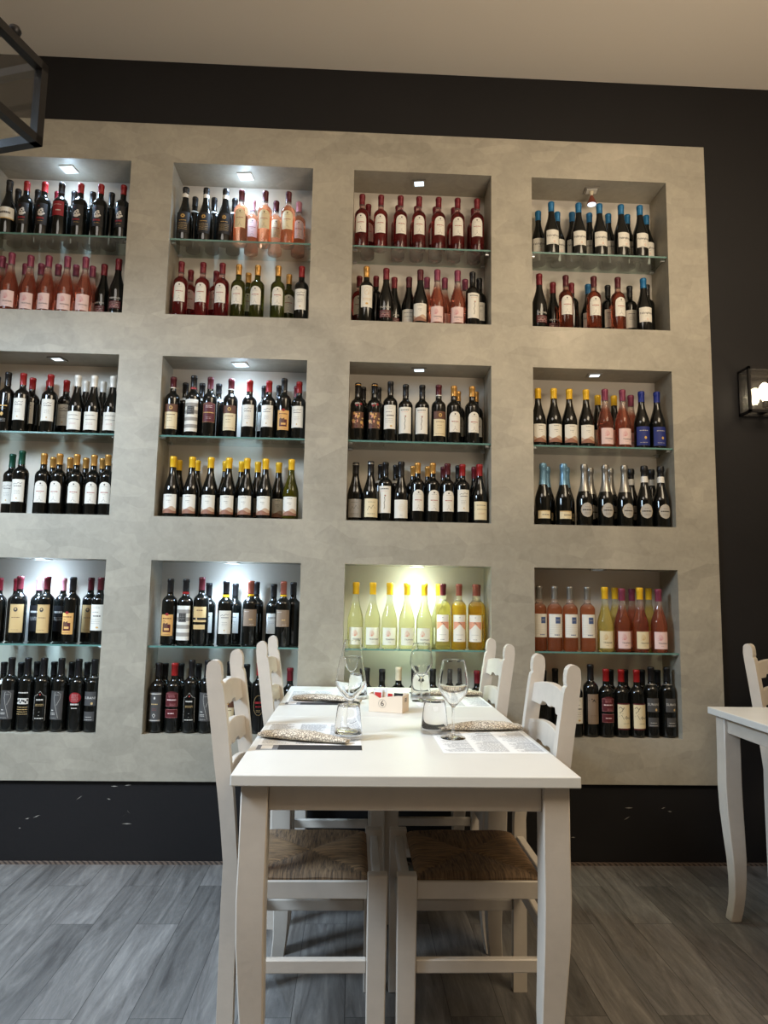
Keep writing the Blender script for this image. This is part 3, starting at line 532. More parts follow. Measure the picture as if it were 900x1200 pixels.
# kind: shape, height, glass, cap, cap length, ring(mat,z0,z1)|None, label fn, description (six words at most)
K = {
 'pink': ('G', .298, 'wine_pink', 'purple', .058, None, L_pink(), 'rosé bottle with square pink label'),
 'scriptdark': ('G', .295, 'dark', 'winered', .06, None, L_script, 'dark bottle with low lettered label'),
 'whiteband': ('G', .292, 'dark', 'black', .06, None, L_whiteband, 'dark bottle with wide white band'),
 'crest': ('B', .29, 'dark', 'red', .052, None, L_crest, 'black bottle with crest and redcap'),
 'redlabel': ('B', .29, 'dark', 'black', .06, None, L_redlabel, 'black bottle with bright red label'),
 'plaindark': ('B', .30, 'dark', 'black', .06, None, None, 'plain black bottle with black cap'),
 'plainred': ('B', .295, 'dark', 'winered', .058, None, None, 'plain dark bottle with red cap'),
 'ringdark': ('B', .295, 'dark', 'black', .05, ('white', .2, .215), None, 'dark bottle with white neck ring'),
 'sunburst': ('G', .292, 'dark', 'black', .03, ('white', .236, .256), L_sunburst, 'black bottle with gold sun emblem'),
 'archpeach': ('B', .29, 'wine_peach', 'maroon', .056, None, L_arch(.078, .176, 'lab_cream'), 'peach rosé bottle with arched label'),
 'archpink': ('B', .29, 'wine_peach', 'pinkcap', .056, None, L_arch(.078, .176, 'lab_pinkish'), 'pink-capped rosé with arched pink label'),
 'archred': ('B', .292, 'wine_red', 'winered', .056, None, L_arch(.078, .176), 'deep red rosé with arched label'),
 'archrust': ('B', .292, 'wine_rust', 'maroon', .056, None, L_arch(.078, .176), 'rust rosé bottle with arched label'),
 'archgreen': ('B', .288, 'green_glass', 'gold', .054, None, L_arch(.074, .168), 'green bottle, gold cap, arched label'),
 'archgold': ('B', .292, 'dark', 'gold', .052, None, L_arch(.055, .157), 'dark bottle, gold cap, arched label'),
 'archmaroon': ('B', .292, 'dark', 'maroon', .056, None, L_arch(.055, .155), 'dark bottle, maroon cap, arched label'),
 'estatered': ('B', .29, 'dark', 'red', .058, None, L_estate(), 'red-capped dark bottle with white label'),
 'estateblack': ('B', .30, 'dark', 'black', .058, ('yellow', .225, .236), L_estate(), 'black-capped dark bottle with white label'),
 'goldscript': ('B', .302, 'dark', 'gold', .058, None, L_gold, 'gold-capped bottle with tall white label'),
 'dunedark': ('G', .295, 'dark', 'maroon', .058, None, L_dune, 'dark-capped bottle with dune label'),
 'duneyellow': ('G', .293, 'dark', 'yellow', .052, None, L_dune, 'yellow-capped dark bottle with dune label'),
 'duneolive': ('G', .293, 'olive', 'yellow', .052, None, L_dune, 'yellow-capped olive bottle with dune label'),
 'tallwhite': ('B', .292, 'dark', 'black', .058, None, L_tallwhite, 'black bottle with tall white label'),
 'talltext': ('B', .305, 'dark', 'black', .058, None, L_talltext, 'tall bottle with lettered white label'),
 'talltextred': ('B', .305, 'dark', 'maroon', .058, None, L_talltext, 'maroon-capped bottle with lettered white label'),
 'bluecap': ('G', .292, 'dark', 'blue', .054, None, L_bluecap, 'blue-capped dark bottle with white label'),
 'blackwhite': ('B', .29, 'dark', 'black', .06, None, L_blackwhite, 'black-capped bottle with small white label'),
 'whitecap': ('G', .29, 'dark', 'white', .056, None, L_low('lab_white', 'text'), 'white-capped dark bottle with low label'),
 'greencap': ('B', .302, 'dark', 'green', .066, None, L_estate(), 'green-capped dark bottle with white label'),
 'goldblack': ('B', .295, 'dark', 'black', .062, None, L_goldblack, 'black bottle with gold lettering'),
 'browncream': ('B', .295, 'dark', 'maroon', .056, ('white', .238, .243), L_browncream, 'bottle with brown and cream label'),
 'barrel': ('B', .305, 'dark', 'black', .056, ('red', .236, .246), L_barrel, 'bottle with striped wraparound label'),
 'maroon': ('B', .30, 'dark', 'maroon', .06, None, L_maroon, 'dark bottle with maroon label'),
 'picture': ('B', .305, 'dark', 'black', .062, None, L_picture, 'bottle with orange picture label'),
 'floral': ('B', .292, 'dark', 'black', .05, ('gold', .28, .284), L_floral, 'dark bottle with colourful floral label'),
 'lowgrey': ('G', .288, 'dark', 'black', .055, ('silver', .274, .279), L_low('lab_midgrey', 'x'), 'dark bottle with low grey label'),
 'lowbeige': ('G', .29, 'dark', 'black', .055, ('silver', .276, .281), L_low('lab_cream', 'x'), 'dark bottle with low beige label'),
 'lowsquare': ('G', .295, 'dark', 'black', .07, None, L_low('lab_white', 'circle'), 'dark bottle with circle on label'),
 'lowwhite': ('G', .288, 'dark', 'maroon', .058, None, L_low('lab_white', 'text'), 'dark-capped bottle with low white label'),
 'lowcream': ('G', .292, 'dark', 'red', .058, None, L_low('lab_cream', 'text'), 'red-capped bottle with low cream label'),
 'bluelabel': ('G', .292, 'dark', 'navy', .055, None, L_bluelabel, 'navy-capped bottle with navy label'),
 'prosecco': ('S', .305, 'dark', 'lightblue', .105, None, L_prosecco, 'sparkling bottle with light blue foil'),
 'silverfoil': ('S', .305, 'dark', 'silver', .135, None, L_silver, 'sparkling bottle with long grey foil'),
 'whiteneck': ('S', .305, 'dark', 'black', .05, ('white', .222, .252), L_silver, 'sparkling bottle with white neck label'),
 'tanlabel': ('B', .305, 'dark', 'maroon', .06, None, L_tan, 'dark bottle with large tan label'),
 'darklabel': ('B', .30, 'dark', 'pinkcap', .058, None, L_dark, 'dark bottle with black lettered label'),
 'greyslab': ('B', .325, 'dark', 'black', .075, None, L_greyslab, 'tall bottle with grey slab label'),
 'ornate': ('B', .325, 'dark', 'black', .075, None, L_ornate, 'tall bottle with ornate silver label'),
 'outline': ('B', .325, 'dark', 'black', .075, None, L_outline, 'tall bottle with outlined black label'),
 'redoval': ('B', .322, 'dark', 'black', .075, None, L_redoval, 'tall bottle with red oval label'),
 'greyplate': ('B', .322, 'dark', 'black', .065, ('silver', .24, .244), L_plate, 'tall bottle with two grey labels'),
 'darkplate': ('B', .31, 'dark', 'black', .06, None, L_darkplate, 'dark bottle with tall grey label'),
 'doublered': ('B', .31, 'dark', 'red', .056, None, L_double, 'bottle with two dark red labels'),
 'redscript': ('B', .318, 'dark', 'red', .058, None, L_redscript, 'red-capped bottle with red script'),
 'creamlow': ('B', .32, 'dark', 'black', .05, ('white', .242, .256), L_browncream, 'ringed dark bottle with cream label'),
 'creamcap': ('B', .305, 'dark', 'cream', .06, None, None, 'dark bottle with cream cap'),
 'taupe': ('B', .302, 'dark', 'copper', .06, ('yellow', .232, .24), L_taupe, 'dark bottle with taupe label'),
 'tanbrown': ('B', .315, 'dark', 'maroon', .06, None, L_tanbrown, 'bottle with banded tan label'),
 'tanblack': ('B', .33, 'dark', 'black', .07, None, L_tanblack, 'tall bottle with brown label'),
 'creamred': ('B', .308, 'dark', 'red', .056, None, L_creamred, 'red-capped bottle with cream script label'),
 'paleyellow': ('G', .305, 'wine_pale', 'yellow', .056, None, L_pale, 'pale yellow bottle with yellow cap'),
 'hourglassyellow': ('B', .305, 'wine_yellow', 'maroon', .055, None, L_hour, 'yellow wine bottle with maroon cap'),
 'hourglassgold': ('B', .305, 'wine_gold', 'copper', .055, None, L_hour, 'golden wine bottle with copper cap'),
 'lattice': ('B', .302, 'wine_amber', 'silver', .06, None, L_lattice, 'orange rosé bottle with silver cap'),
 'yellowpale': ('G', .303, 'wine_yellow', 'yellow', .056, None, L_pink('lab_cream', 'lab_tan'), 'yellow bottle with cream label'),
 'yellowrose': ('G', .303, 'wine_pink', 'yellow', .056, None, L_pink('lab_cream', 'lab_tan'), 'yellow-capped rosé with cream label'),
}
# shelf contents: (row, column, level): (front row, back row) as x, depth behind panel face, kind
BOTTLES = {
    (1, 1, 'u'): ('-1.748,0.062,whiteband -1.664,0.062,crest -1.577,0.062,crest -1.494,0.062,redlabel -1.400,0.062,crest -1.302,0.062,crest -1.191,0.062,crest',
        '-1.749,0.152,plaindark -1.651,0.152,plaindark -1.553,0.152,plainred -1.468,0.152,plaindark -1.375,0.152,plaindark -1.280,0.152,plaindark'),
    (1, 1, 'l'): ('-1.700,0.045,pink -1.619,0.066,pink -1.530,0.062,pink -1.440,0.062,pink -1.352,0.062,pink -1.192,0.062,scriptdark',
        '-1.788,0.159,pink -1.765,0.085,pink -1.686,0.159,pink -1.605,0.151,pink -1.521,0.152,pink -1.433,0.152,pink -1.354,0.159,pink -1.284,0.127,scriptdark'),
    (1, 2, 'u'): ('-0.884,0.062,sunburst -0.782,0.062,sunburst -0.686,0.062,sunburst -0.606,0.062,archpeach -0.488,0.062,archpeach -0.372,0.062,archpeach',
        '-0.858,0.152,ringdark -0.761,0.152,ringdark -0.656,0.152,ringdark -0.564,0.152,archpink -0.444,0.152,archpeach -0.327,0.152,archpink'),
    (1, 2, 'l'): ('-0.886,0.062,archred -0.780,0.062,archred -0.685,0.062,archred -0.604,0.062,archgreen -0.511,0.062,archgreen -0.410,0.062,archgreen -0.294,0.062,estatered',
        '-0.861,0.152,archred -0.733,0.152,archred -0.571,0.152,archgreen -0.365,0.152,archgreen'),
    (1, 3, 'u'): ('-0.002,0.062,archred 0.093,0.062,archred 0.192,0.062,archred 0.286,0.062,archred 0.385,0.062,archred 0.482,0.062,archred 0.581,0.062,archred',
        '0.030,0.152,archred 0.185,0.152,archred 0.282,0.152,archred 0.379,0.152,archred 0.475,0.152,archred 0.579,0.152,archred'),
    (1, 3, 'l'): ('0.028,0.062,goldscript 0.126,0.062,scriptdark 0.297,0.062,dunedark 0.382,0.062,pink 0.484,0.063,pink 0.559,0.061,tallwhite',
        '-0.007,0.152,archred 0.078,0.152,plainred 0.172,0.159,scriptdark 0.246,0.136,lowwhite 0.339,0.152,pink 0.431,0.152,pink 0.537,0.159,pink 0.604,0.124,blackwhite'),
    (1, 4, 'u'): ('0.962,0.062,bluecap 1.103,0.062,bluecap 1.211,0.062,bluecap 1.323,0.062,bluecap 1.421,0.062,bluecap',
        '0.918,0.152,bluecap 1.020,0.154,bluecap 1.097,0.150,bluecap 1.189,0.152,bluecap 1.290,0.152,bluecap 1.391,0.152,bluecap 1.492,0.152,bluecap'),
    (1, 4, 'l'): ('0.897,0.062,scriptdark 1.032,0.062,archrust 1.175,0.062,archrust 1.298,0.062,archrust 1.429,0.062,bluecap',
        '0.992,0.152,scriptdark 1.089,0.152,plainred 1.176,0.152,bluecap 1.279,0.152,blackwhite 1.394,0.152,blackwhite 1.486,0.152,plaindark'),
    (2, 1, 'u'): ('-1.679,0.062,goldblack -1.604,0.055,estatered -1.478,0.062,estatered -1.349,0.062,whitecap -1.271,0.062,whitecap -1.182,0.062,whitecap',
        '-1.776,0.152,plaindark -1.592,0.126,estatered -1.528,0.161,estatered -1.439,0.152,estatered -1.344,0.152,whitecap -1.261,0.152,whitecap'),
    (2, 1, 'l'): ('-1.585,0.062,greencap -1.482,0.062,archgold -1.409,0.062,archgold -1.329,0.062,archgold -1.251,0.069,archgold -1.180,0.055,archgold',
        '-1.672,0.152,greencap -1.477,0.152,archgold -1.396,0.152,archgold -1.320,0.152,archgold -1.240,0.152,archgold'),
    (2, 2, 'u'): ('-0.895,0.062,browncream -0.797,0.062,barrel -0.717,0.062,maroon -0.617,0.062,browncream -0.527,0.062,estatered -0.434,0.061,estatered -0.361,0.063,picture -0.288,0.062,estatered',
        '-0.858,0.152,ringdark -0.776,0.152,ringdark -0.694,0.152,ringdark -0.468,0.152,blackwhite -0.395,0.152,ringdark -0.307,0.152,plainred'),
    (2, 2, 'l'): ('-0.876,0.062,duneyellow -0.785,0.062,duneyellow -0.697,0.062,duneyellow -0.611,0.062,duneyellow -0.525,0.062,duneyellow -0.437,0.062,duneyellow -0.313,0.062,duneolive',
        '-0.871,0.152,duneyellow -0.782,0.152,duneyellow -0.644,0.152,duneyellow -0.565,0.152,duneyellow -0.486,0.152,duneyellow -0.383,0.152,duneyellow'),
    (2, 3, 'u'): ('-0.002,0.062,floral 0.079,0.062,floral 0.157,0.062,talltext 0.232,0.062,tallwhite 0.313,0.062,tallwhite 0.394,0.062,browncream 0.469,0.062,archgold 0.559,0.062,archgold',
        '0.024,0.152,plaindark 0.101,0.152,plaindark 0.502,0.152,archgold 0.593,0.152,archgold'),
    (2, 3, 'l'): ('-0.004,0.073,lowgrey 0.068,0.047,lowbeige 0.140,0.068,tallwhite 0.215,0.061,lowsquare 0.295,0.063,archgold 0.368,0.060,archgold 0.440,0.063,archmaroon 0.513,0.062,estatered 0.596,0.062,lowcream',
        '0.120,0.152,ringdark 0.195,0.152,ringdark 0.281,0.152,archgold 0.354,0.152,archgold 0.432,0.152,archmaroon 0.506,0.152,plaindark 0.587,0.152,scriptdark'),
    (2, 4, 'u'): ('0.887,0.065,duneyellow 0.964,0.059,duneyellow 1.042,0.062,duneyellow 1.126,0.062,duneyellow 1.221,0.062,pink 1.309,0.062,pink 1.404,0.062,bluelabel 1.482,0.062,bluelabel',
        '1.216,0.152,duneyellow 1.300,0.152,duneyellow 1.387,0.152,pink'),
    (2, 4, 'l'): ('0.908,0.062,prosecco 1.009,0.062,prosecco 1.111,0.062,silverfoil 1.215,0.062,silverfoil 1.310,0.062,silverfoil 1.409,0.062,whiteneck 1.491,0.062,whiteneck',
        '0.951,0.152,prosecco 1.050,0.152,prosecco 1.171,0.152,silverfoil 1.273,0.152,silverfoil 1.378,0.152,whiteneck 1.483,0.152,whiteneck'),
    (3, 1, 'u'): ('-1.642,0.062,plainred -1.549,0.062,tanlabel -1.424,0.062,tanlabel -1.307,0.062,picture -1.180,0.062,talltextred',
        '-1.606,0.152,plainred -1.499,0.152,darklabel -1.387,0.152,darklabel -1.257,0.152,tanlabel'),
    (3, 1, 'l'): ('-1.559,0.062,greyslab -1.485,0.062,ornate -1.413,0.062,outline -1.334,0.062,greyslab -1.256,0.062,redoval -1.184,0.062,greyplate',
        '-1.635,0.152,ringdark -1.555,0.150,ringdark -1.483,0.154,plaindark -1.403,0.152,plaindark -1.321,0.152,plaindark -1.249,0.152,plaindark'),
    (3, 2, 'u'): ('-0.858,0.064,picture -0.785,0.059,barrel -0.713,0.064,tanbrown -0.599,0.062,estateblack -0.484,0.062,taupe -0.329,0.042,taupe -0.288,0.102,plaindark',
        '-0.697,0.152,blackwhite -0.571,0.152,blackwhite -0.470,0.152,plaindark -0.386,0.152,blackwhite'),
    (3, 2, 'l'): ('-0.892,0.062,darkplate -0.819,0.062,doublered -0.741,0.062,outline -0.668,0.062,greyslab -0.565,0.062,creamlow -0.429,0.062,redscript -0.288,0.062,plainred',
        '-0.886,0.152,plaindark -0.811,0.152,plaindark -0.729,0.152,plaindark -0.657,0.152,ringdark -0.501,0.152,plaindark'),
    (3, 3, 'u'): ('0.010,0.062,paleyellow 0.090,0.062,paleyellow 0.170,0.062,paleyellow 0.252,0.062,paleyellow 0.334,0.062,paleyellow 0.423,0.062,hourglassyellow 0.499,0.062,hourglassgold 0.578,0.062,hourglassgold',
        '0.414,0.152,paleyellow 0.604,0.152,hourglassgold'),
    (3, 3, 'l'): ('0.068,0.062,plaindark 0.140,0.062,ringdark 0.217,0.062,creamcap 0.291,0.062,plaindark 0.378,0.063,plaindark 0.452,0.049,plaindark 0.517,0.080,plaindark 0.586,0.056,plainred',
        ''),
    (3, 4, 'u'): ('0.885,0.067,lattice 0.957,0.057,lattice 1.033,0.062,lattice 1.117,0.062,lattice 1.202,0.062,yellowpale 1.285,0.062,pink 1.372,0.062,yellowrose 1.463,0.062,pink',
        '1.284,0.152,yellowpale 1.369,0.152,pink 1.454,0.152,yellowpale'),
    (3, 4, 'l'): ('0.901,0.062,plaindark 1.051,0.062,talltext 1.127,0.064,tanblack 1.199,0.060,doublered 1.273,0.063,creamred 1.346,0.060,creamred 1.418,0.064,greyplate 1.495,0.062,greyplate',
        '0.983,0.152,plaindark 1.255,0.151,plaindark 1.327,0.153,plaindark 1.410,0.152,plaindark 1.487,0.152,plaindark'),
}

ORD = ['first', 'second', 'third', 'fourth', 'fifth', 'sixth', 'seventh', 'eighth', 'ninth', 'tenth', 'eleventh']
ZB = {(r, 'u'): SH[r-1]+.0006 for r in (1, 2, 3)}; ZB.update({(r, 'l'): ROWS[r-1][0]+.0006 for r in (1, 2, 3)})
PROTO = {}
def make_bottle(kind):
    sh, h, gl, cap, ln, ring, lf, desc = K[kind]
    t = empty('sparkling_wine_bottle' if sh == 'S' else 'wine_bottle')
    link('bottle_body', body_mesh(sh, h, gl), t); link('capsule', cap_mesh(sh, h, 'cap_'+cap, ln), t)
    if ring: link('neck_band', ring_mesh(sh, h, ('cap_' if 'cap_'+ring[0] in M else 'lab_')+ring[0], ring[1], ring[2]), t)
    if lf: L = Lab(RAD[sh]); lf(L); link('label', L.me('label'), t)
    return t
random.seed(11)
for (r, c, lv), rows in BOTTLES.items():
    for row, s_ in zip(('front', 'back'), rows):
        for n, it in enumerate(s_.split()):
            x, dy, kind = it.split(','); x = float(x); dy = float(dy)
            if kind in PROTO: t = copy_tree(PROTO[kind])
            else: t = PROTO[kind] = make_bottle(kind)
            t.location = (x, D+dy, ZB[r, lv]); t.rotation_euler = (0, 0, math.radians(random.uniform(-10, 10)))
            tag(t, f"{K[kind][7]}, {ORD[n]} from left, {row} row, {'upper' if lv == 'u' else 'lower'} shelf, {RN[r]} {CN[c]} niche".replace('first from left', 'leftmost'),
                'wine bottle', f"bottles on the {'glass shelf' if lv == 'u' else 'floor'} of the {RN[r]} {CN[c]} niche")
# ------------------------------------------------------------------ dining tables
def table_leg(sx, sy):
    prof = [(0, .004, .0205), (.012, .003, .0212), (.05, -.003, .0215), (.10, -.008, .0225), (.16, -.010, .0245), (.23, -.009, .0270), (.31, -.005, .0295), (.40, -.001, .0318), (.50, .001, .0325), (.60, 0, .032), (.755, 0, .0315)]
    g = G(); g.loft([[(sx*o+x*w, sy*o+y*w, z) for x, y in ((-1, -1), (1, -1), (1, 1), (-1, 1))] for z, o, w in prof])
    return g.me('table_leg', M['white_wood'], angle=35)
def make_table(W, L):
    t = empty('dining_table')
    g = G(); g.box(-W/2, W/2, -L/2, L/2, TT-.026, TT); bevel(link('tabletop', g.me('tabletop', [M['table_top']]), t), .0025)
    ix, iy = W/2-.054, L/2-.05
    for sx in (-1, 1):
        for sy in (-1, 1):
            o = link('leg', table_leg(sx, sy), t); o.location = (sx*ix, sy*iy, 0); bevel(o, .003, 1)
    for s in (-1, 1):
        g = G(); g.box(-ix+.0325, ix-.0325, s*(iy+.008)-.011, s*(iy+.008)+.011, .694, TT-.0262); bevel(link('apron', g.me('apron', M['white_wood']), t), .0015, 1)
        g = G(); g.box(s*(ix+.008)-.011, s*(ix+.008)+.011, -iy+.0325, iy-.0325, .694, TT-.0262); bevel(link('apron', g.me('apron', M['white_wood']), t), .0015, 1)
    return t
TX0, TX1 = -.275, .543; TW = TX1-TX0; TC = (TX0+TX1)/2
ta = make_table(TW, .799); ta.location = (TC, 1.706+.3995, 0)
tag(ta, 'white wooden dining table nearest the viewer, its end facing the camera', 'table', 'white dining tables')
tb = copy_tree(ta); tb.location = (TC, 2.5065+.3995, 0)
tag(tb, 'white dining table pushed between the near table and the bottle wall', 'table', 'white dining tables')
tc_ = make_table(1.22, .799); tc_.location = (1.412+.61, 2.834-.3995, 0)
tag(tc_, 'white dining table with curved leg cut off at the right edge', 'table', 'white dining tables')

# ------------------------------------------------------------------ rush chairs
CX, CY = .19, .1825
def post_profile():
    zs = [(0, 0, .021), (.26, -.001, .0205), (.40, -.002, .020), (.505, -.002, .0185), (.60, -.012, .0195), (.68, -.022, .0205), (.76, -.034, .0215), (.85, -.046, .0220), (.945, -.060, .0220)]
    L = [(o-w, z) for z, o, w in zs]; R = [(o+w, z) for z, o, w in zs]
    top = [(-.0860, .980)]+[(-.0665-.0195*math.cos(a), .996+.022*math.sin(a)) for a in [k*PI/8 for k in range(1, 8)]]+[(-.0455, .990), (-.0445, .972), (-.0465, .962), (-.0410, .955), (-.0385, .945)]
    return L, top, R[::-1]
def extrude_y(poly, y0, y1, g, mi=0):
    n = len(poly); vs = [(x, y0, z) for x, z in poly]+[(x, y1, z) for x, z in poly]
    g.add(vs, [tuple(range(n)), tuple(reversed(range(n, 2*n)))]+[(k, k+n, (k+1) % n+n, (k+1) % n) for k in range(n)], mi)
def post_mesh():
    L, top, R = post_profile(); g = G(); extrude_y(L+top+R, -.016, .016, g)
    return g.me('back_post', M['white_wood'])
def xo(z):
    tb_ = [(0, 0), (.5, -.002), (.6, -.012), (.68, -.022), (.76, -.034), (.85, -.046), (.945, -.060), (1.02, -.07)]
    for (a, b), (c, d) in zip(tb_, tb_[1:]):
        if a <= z <= c: return b+(d-b)*(z-a)/(c-a)
    return -.07
def slat_mesh(zt, ze, zm):
    Yh = CY-.0155; us = [-1, -.85, -.7, -.58, -.5, -.42, -.40, -.2, -.06, 0, .06, .2, .40, .42, .5, .58, .7, .85, 1]; g = G(); rings = []
    for u in us:
        top = zt-.017*u*u; a = abs(u)
        bot = ze if a > .45 else zm if a > .08 else zm-.006
        x = -.008*(1-u*u)
        rings.append([(x+xo(z_)-CX*0+t, u*Yh, z_) for z_, t in ((bot, -.009), (top, -.009), (top, .009), (bot, .009))])
    g.loft(rings); return g.me('back_slat', M['white_wood'])
def rush_mesh():
    n = 36; x0, x1, y0, y1 = -.166, .1665, -.186, .186; vs = []; fs = []; mi = []
    def hz(u, v):
        a = abs(abs(u)-abs(v)); m = max(abs(u), abs(v))
        return .469+.007*(1-math.exp(-a*9))*(1-.3*m)-.010*max(0, m-.88)/.12*max(0, m-.88)/.12+.001*math.sin((u if abs(v) > abs(u) else v)*120)
    for j in range(n+1):
        for i in range(n+1):
            u, v = -1+2*i/n, -1+2*j/n; vs.append((x0+(x1-x0)*i/n, y0+(y1-y0)*j/n, hz(u, v)))
    for j in range(n):
        for i in range(n):
            fs.append((j*(n+1)+i, j*(n+1)+i+1, (j+1)*(n+1)+i+1, (j+1)*(n+1)+i)); u, v = -1+2*(i+.5)/n, -1+2*(j+.5)/n; mi.append(0 if abs(u) > abs(v) else 1)
    b = len(vs); ring = [i for i in range(n+1)]+[j*(n+1)+n for j in range(1, n+1)]+[n*(n+1)+i for i in range(n-1, -1, -1)]+[j*(n+1) for j in range(n-1, 0, -1)]
    for k in ring: x, y, z = vs[k]; vs.append((x, y, .4586))
    m = len(ring)
    for k in range(m):
        fs.append((ring[k], b+k, b+(k+1) % m, ring[(k+1) % m])[::-1]); x, y, z = vs[ring[k]]; mi.append(0 if abs(x) > .16 and abs(y) < .18 else 1)
    fs.append(tuple(b+k for k in range(m))); mi.append(0)
    me = mesh('seat', vs, fs, [M['rush_x'], M['rush_y']], mi); bm = bmesh.new(); bm.from_mesh(me); bmesh.ops.recalc_face_normals(bm, faces=bm.faces); bm.to_mesh(me); bm.free(); me.polygons.foreach_set('use_smooth', [True]*len(me.polygons)); me.set_sharp_from_angle(angle=math.radians(50))
    return me
def make_chair():
    t = empty('dining_chair'); legm = None; pm = post_mesh()
    g = G(); g.loft([[(x*w, y*w*.7, z) for x, y in ((-1, -1), (1, -1), (1, 1), (-1, 1))] for z, w in ((0, .0235), (.3, .0255), (.474, .026))]); legm = g.me('leg', M['white_wood'])
    for s in (-1, 1):
        o = link('leg', legm, t); o.location = (CX, s*CY, 0); bevel(o, .003)
        o = link('back_post', pm, t); o.location = (-CX, s*CY, 0); bevel(o, .003)
    for a in ((.945, .870, .884), (.832, .758, .771), (.722, .654, .666)):
        o = link('back_slat', slat_mesh(*a), t); o.location = (-CX, 0, 0); bevel(o, .002, 1)
    for s in (-1, 1):
        g = G(); g.box(-CX+.0203, CX-.0262, s*CY-.011, s*CY+.011, .414, .4582); bevel(link('seat_rail', g.me('seat_rail', M['white_wood']), t), .002, 1)
        g = G(); g.box(s*CX-.011, s*CX+.011, -CY+.0186, CY-.0186, .414, .4575); bevel(link('seat_rail', g.me('seat_rail', M['white_wood']), t), .002, 1)
        g = G(); g.box(-CX+.0208, CX-.0253, s*CY-.010, s*CY+.010, .232, .266); bevel(link('stretcher', g.me('stretcher', M['white_wood']), t), .003, 1)
    g = G(); g.box(-CX-.010, -CX+.010, -CY+.0165, CY-.0165, .290, .330); bevel(link('stretcher', g.me('stretcher', M['white_wood']), t), .003, 1)
    g = G(); g.box(CX-.010, CX+.010, -CY+.0182, CY-.0182, .300, .336); bevel(link('stretcher', g.me('stretcher', M['white_wood']), t), .003, 1)
    o = link('seat', rush_mesh(), t); o['label'] = 'brown woven rush seat'
    return t
ch = make_chair()
seats = [((-.112, 2.138), 0, 'white ladder-back rush chair at near left side of the table'),
         ((.345, 2.138), PI, 'white ladder-back rush chair at near right side of the table'),
         ((-.085, 2.915), 0, 'white ladder-back rush chair at far left side, nearest the wall'),
         ((.348, 2.950), PI, 'white ladder-back rush chair at far right side, nearest the wall'),
         (None, math.radians(-55), 'white chair beyond the right-hand table, cut off by the frame')]
for k, (p, rz, lb) in enumerate(seats):
    o = ch if k == 0 else copy_tree(ch)
    if p is None:   # its rear left post stands beside the wall
        c, s_ = math.cos(rz), math.sin(rz); lx, ly = -CX, -CY; p = (1.745-(c*lx-s_*ly), 2.985-(s_*lx+c*ly))
    o.location = (p[0], p[1], 0); o.rotation_euler = (0, 0, rz); tag(o, lb, 'chair', 'white rush-seated dining chairs')

# ------------------------------------------------------------------ place settings
def placemat(dark=True):
    w, l = .285, .400; g = G(); g.box(-w/2, w/2, -l/2, l/2, 0, .0007)
    def R(x0, x1, y0, y1, mi): g.add([(x0, y0, .0009), (x1, y0, .0009), (x1, y1, .0009), (x0, y1, .0009)], [(0, 1, 2, 3)], mi)
    rnd = random.Random(3)
    R(-.085, w/2, -l/2, -l/2+.062, 2)                       # dark band along the diner's near edge
    R(-w/2, -.085, -l/2, -l/2+.062, 1)
    g.add([(-w/2+.012, -l/2+.010, .00115), (-.10, -l/2+.010, .00115), (-.10, -l/2+.056, .00115), (-w/2+.012, -l/2+.056, .00115)], [(0, 1, 2, 3)], 0)
    for cx, cw in ((-.094, .082), (.0, .082), (.094, .082)):
        y = l/2-.020
        while y > -l/2+.078:
            if rnd.random() < .14: R(cx-cw/2, cx-cw/2+cw*.6, y-.006, y, 1); y -= .016; continue
            x = cx-cw/2; e = cx+cw/2-rnd.random()*.02
            while x < e: q = .004+rnd.random()*.012; R(x, min(x+q, e), y-.0022, y, 1); x += q+.0022
            y -= .0068
    return mesh('placemat', g.v, g.f, [M['paper'], M['ink'], M['ink_dark']], g.i)
pm0 = placemat()
mats = [((-.114, 2.171), 0, 'printed paper placemat at the near left seat'), ((.389, 2.150), PI, 'printed paper placemat at the near right seat'),
        ((-.112, 2.955), 0, 'printed paper placemat at the far left seat'), ((.394, 2.950), PI, 'printed paper placemat at the far right seat')]
for (x, y), rz, lb in mats:
    o = link('placemat', pm0); o.location = (x, y, TT+.0003); o.rotation_euler = (0, 0, rz+math.radians(.8)); tag(o, lb, 'placemat', 'printed paper placemats')
def bag_mesh(seed):
    rnd = random.Random(seed); n = 30; m = 16; rings = []
    for i in range(n+1):
        u = i/n; w = .040*(.55+.45*math.sin(PI*min(1, u*1.15+.06)))*(1 if u < .93 else .9); h = .0125*(.35+.65*math.sin(PI*min(1, u*.9+.1))); cz = h+.0015+.008*max(0, u-.8)
        r = []
        for k in range(m):
            a = 2*PI*k/m; q = 1+rnd.uniform(-.07, .07); x = math.copysign(abs(math.cos(a))**.8, math.cos(a))*w*q; z = math.sin(a)*h*(1+rnd.uniform(-.14, .14)); r.append(((u-.5)*.27+rnd.uniform(-.002, .002), x, max(.0006, cz+z)))
        rings.append(r)
    g = G(); g.loft(rings); return g.me('cutlery_bag', M['bag'], angle=60)
for k, ((x0, y0), (x1, y1), lb) in enumerate([((-.266, 2.150), (-.003, 2.046), 'crumpled patterned paper cutlery bag on the near left placemat'), ((.530, 2.300), (.275, 2.262), 'crumpled patterned paper cutlery bag on the near right placemat'),
                                             ((-.222, 2.880), (.030, 2.815), 'crumpled patterned paper cutlery bag on the far left placemat'), ((.535, 3.060), (.295, 3.050), 'crumpled patterned paper cutlery bag on the far right placemat')]):
    o = link('cutlery_bag', bag_mesh(k+1)); o.location = ((x0+x1)/2, (y0+y1)/2, TT+.0014); o.rotation_euler = (0, 0, math.atan2(y1-y0, x1-x0)); tag(o, lb, 'cutlery bag', 'paper cutlery bags')
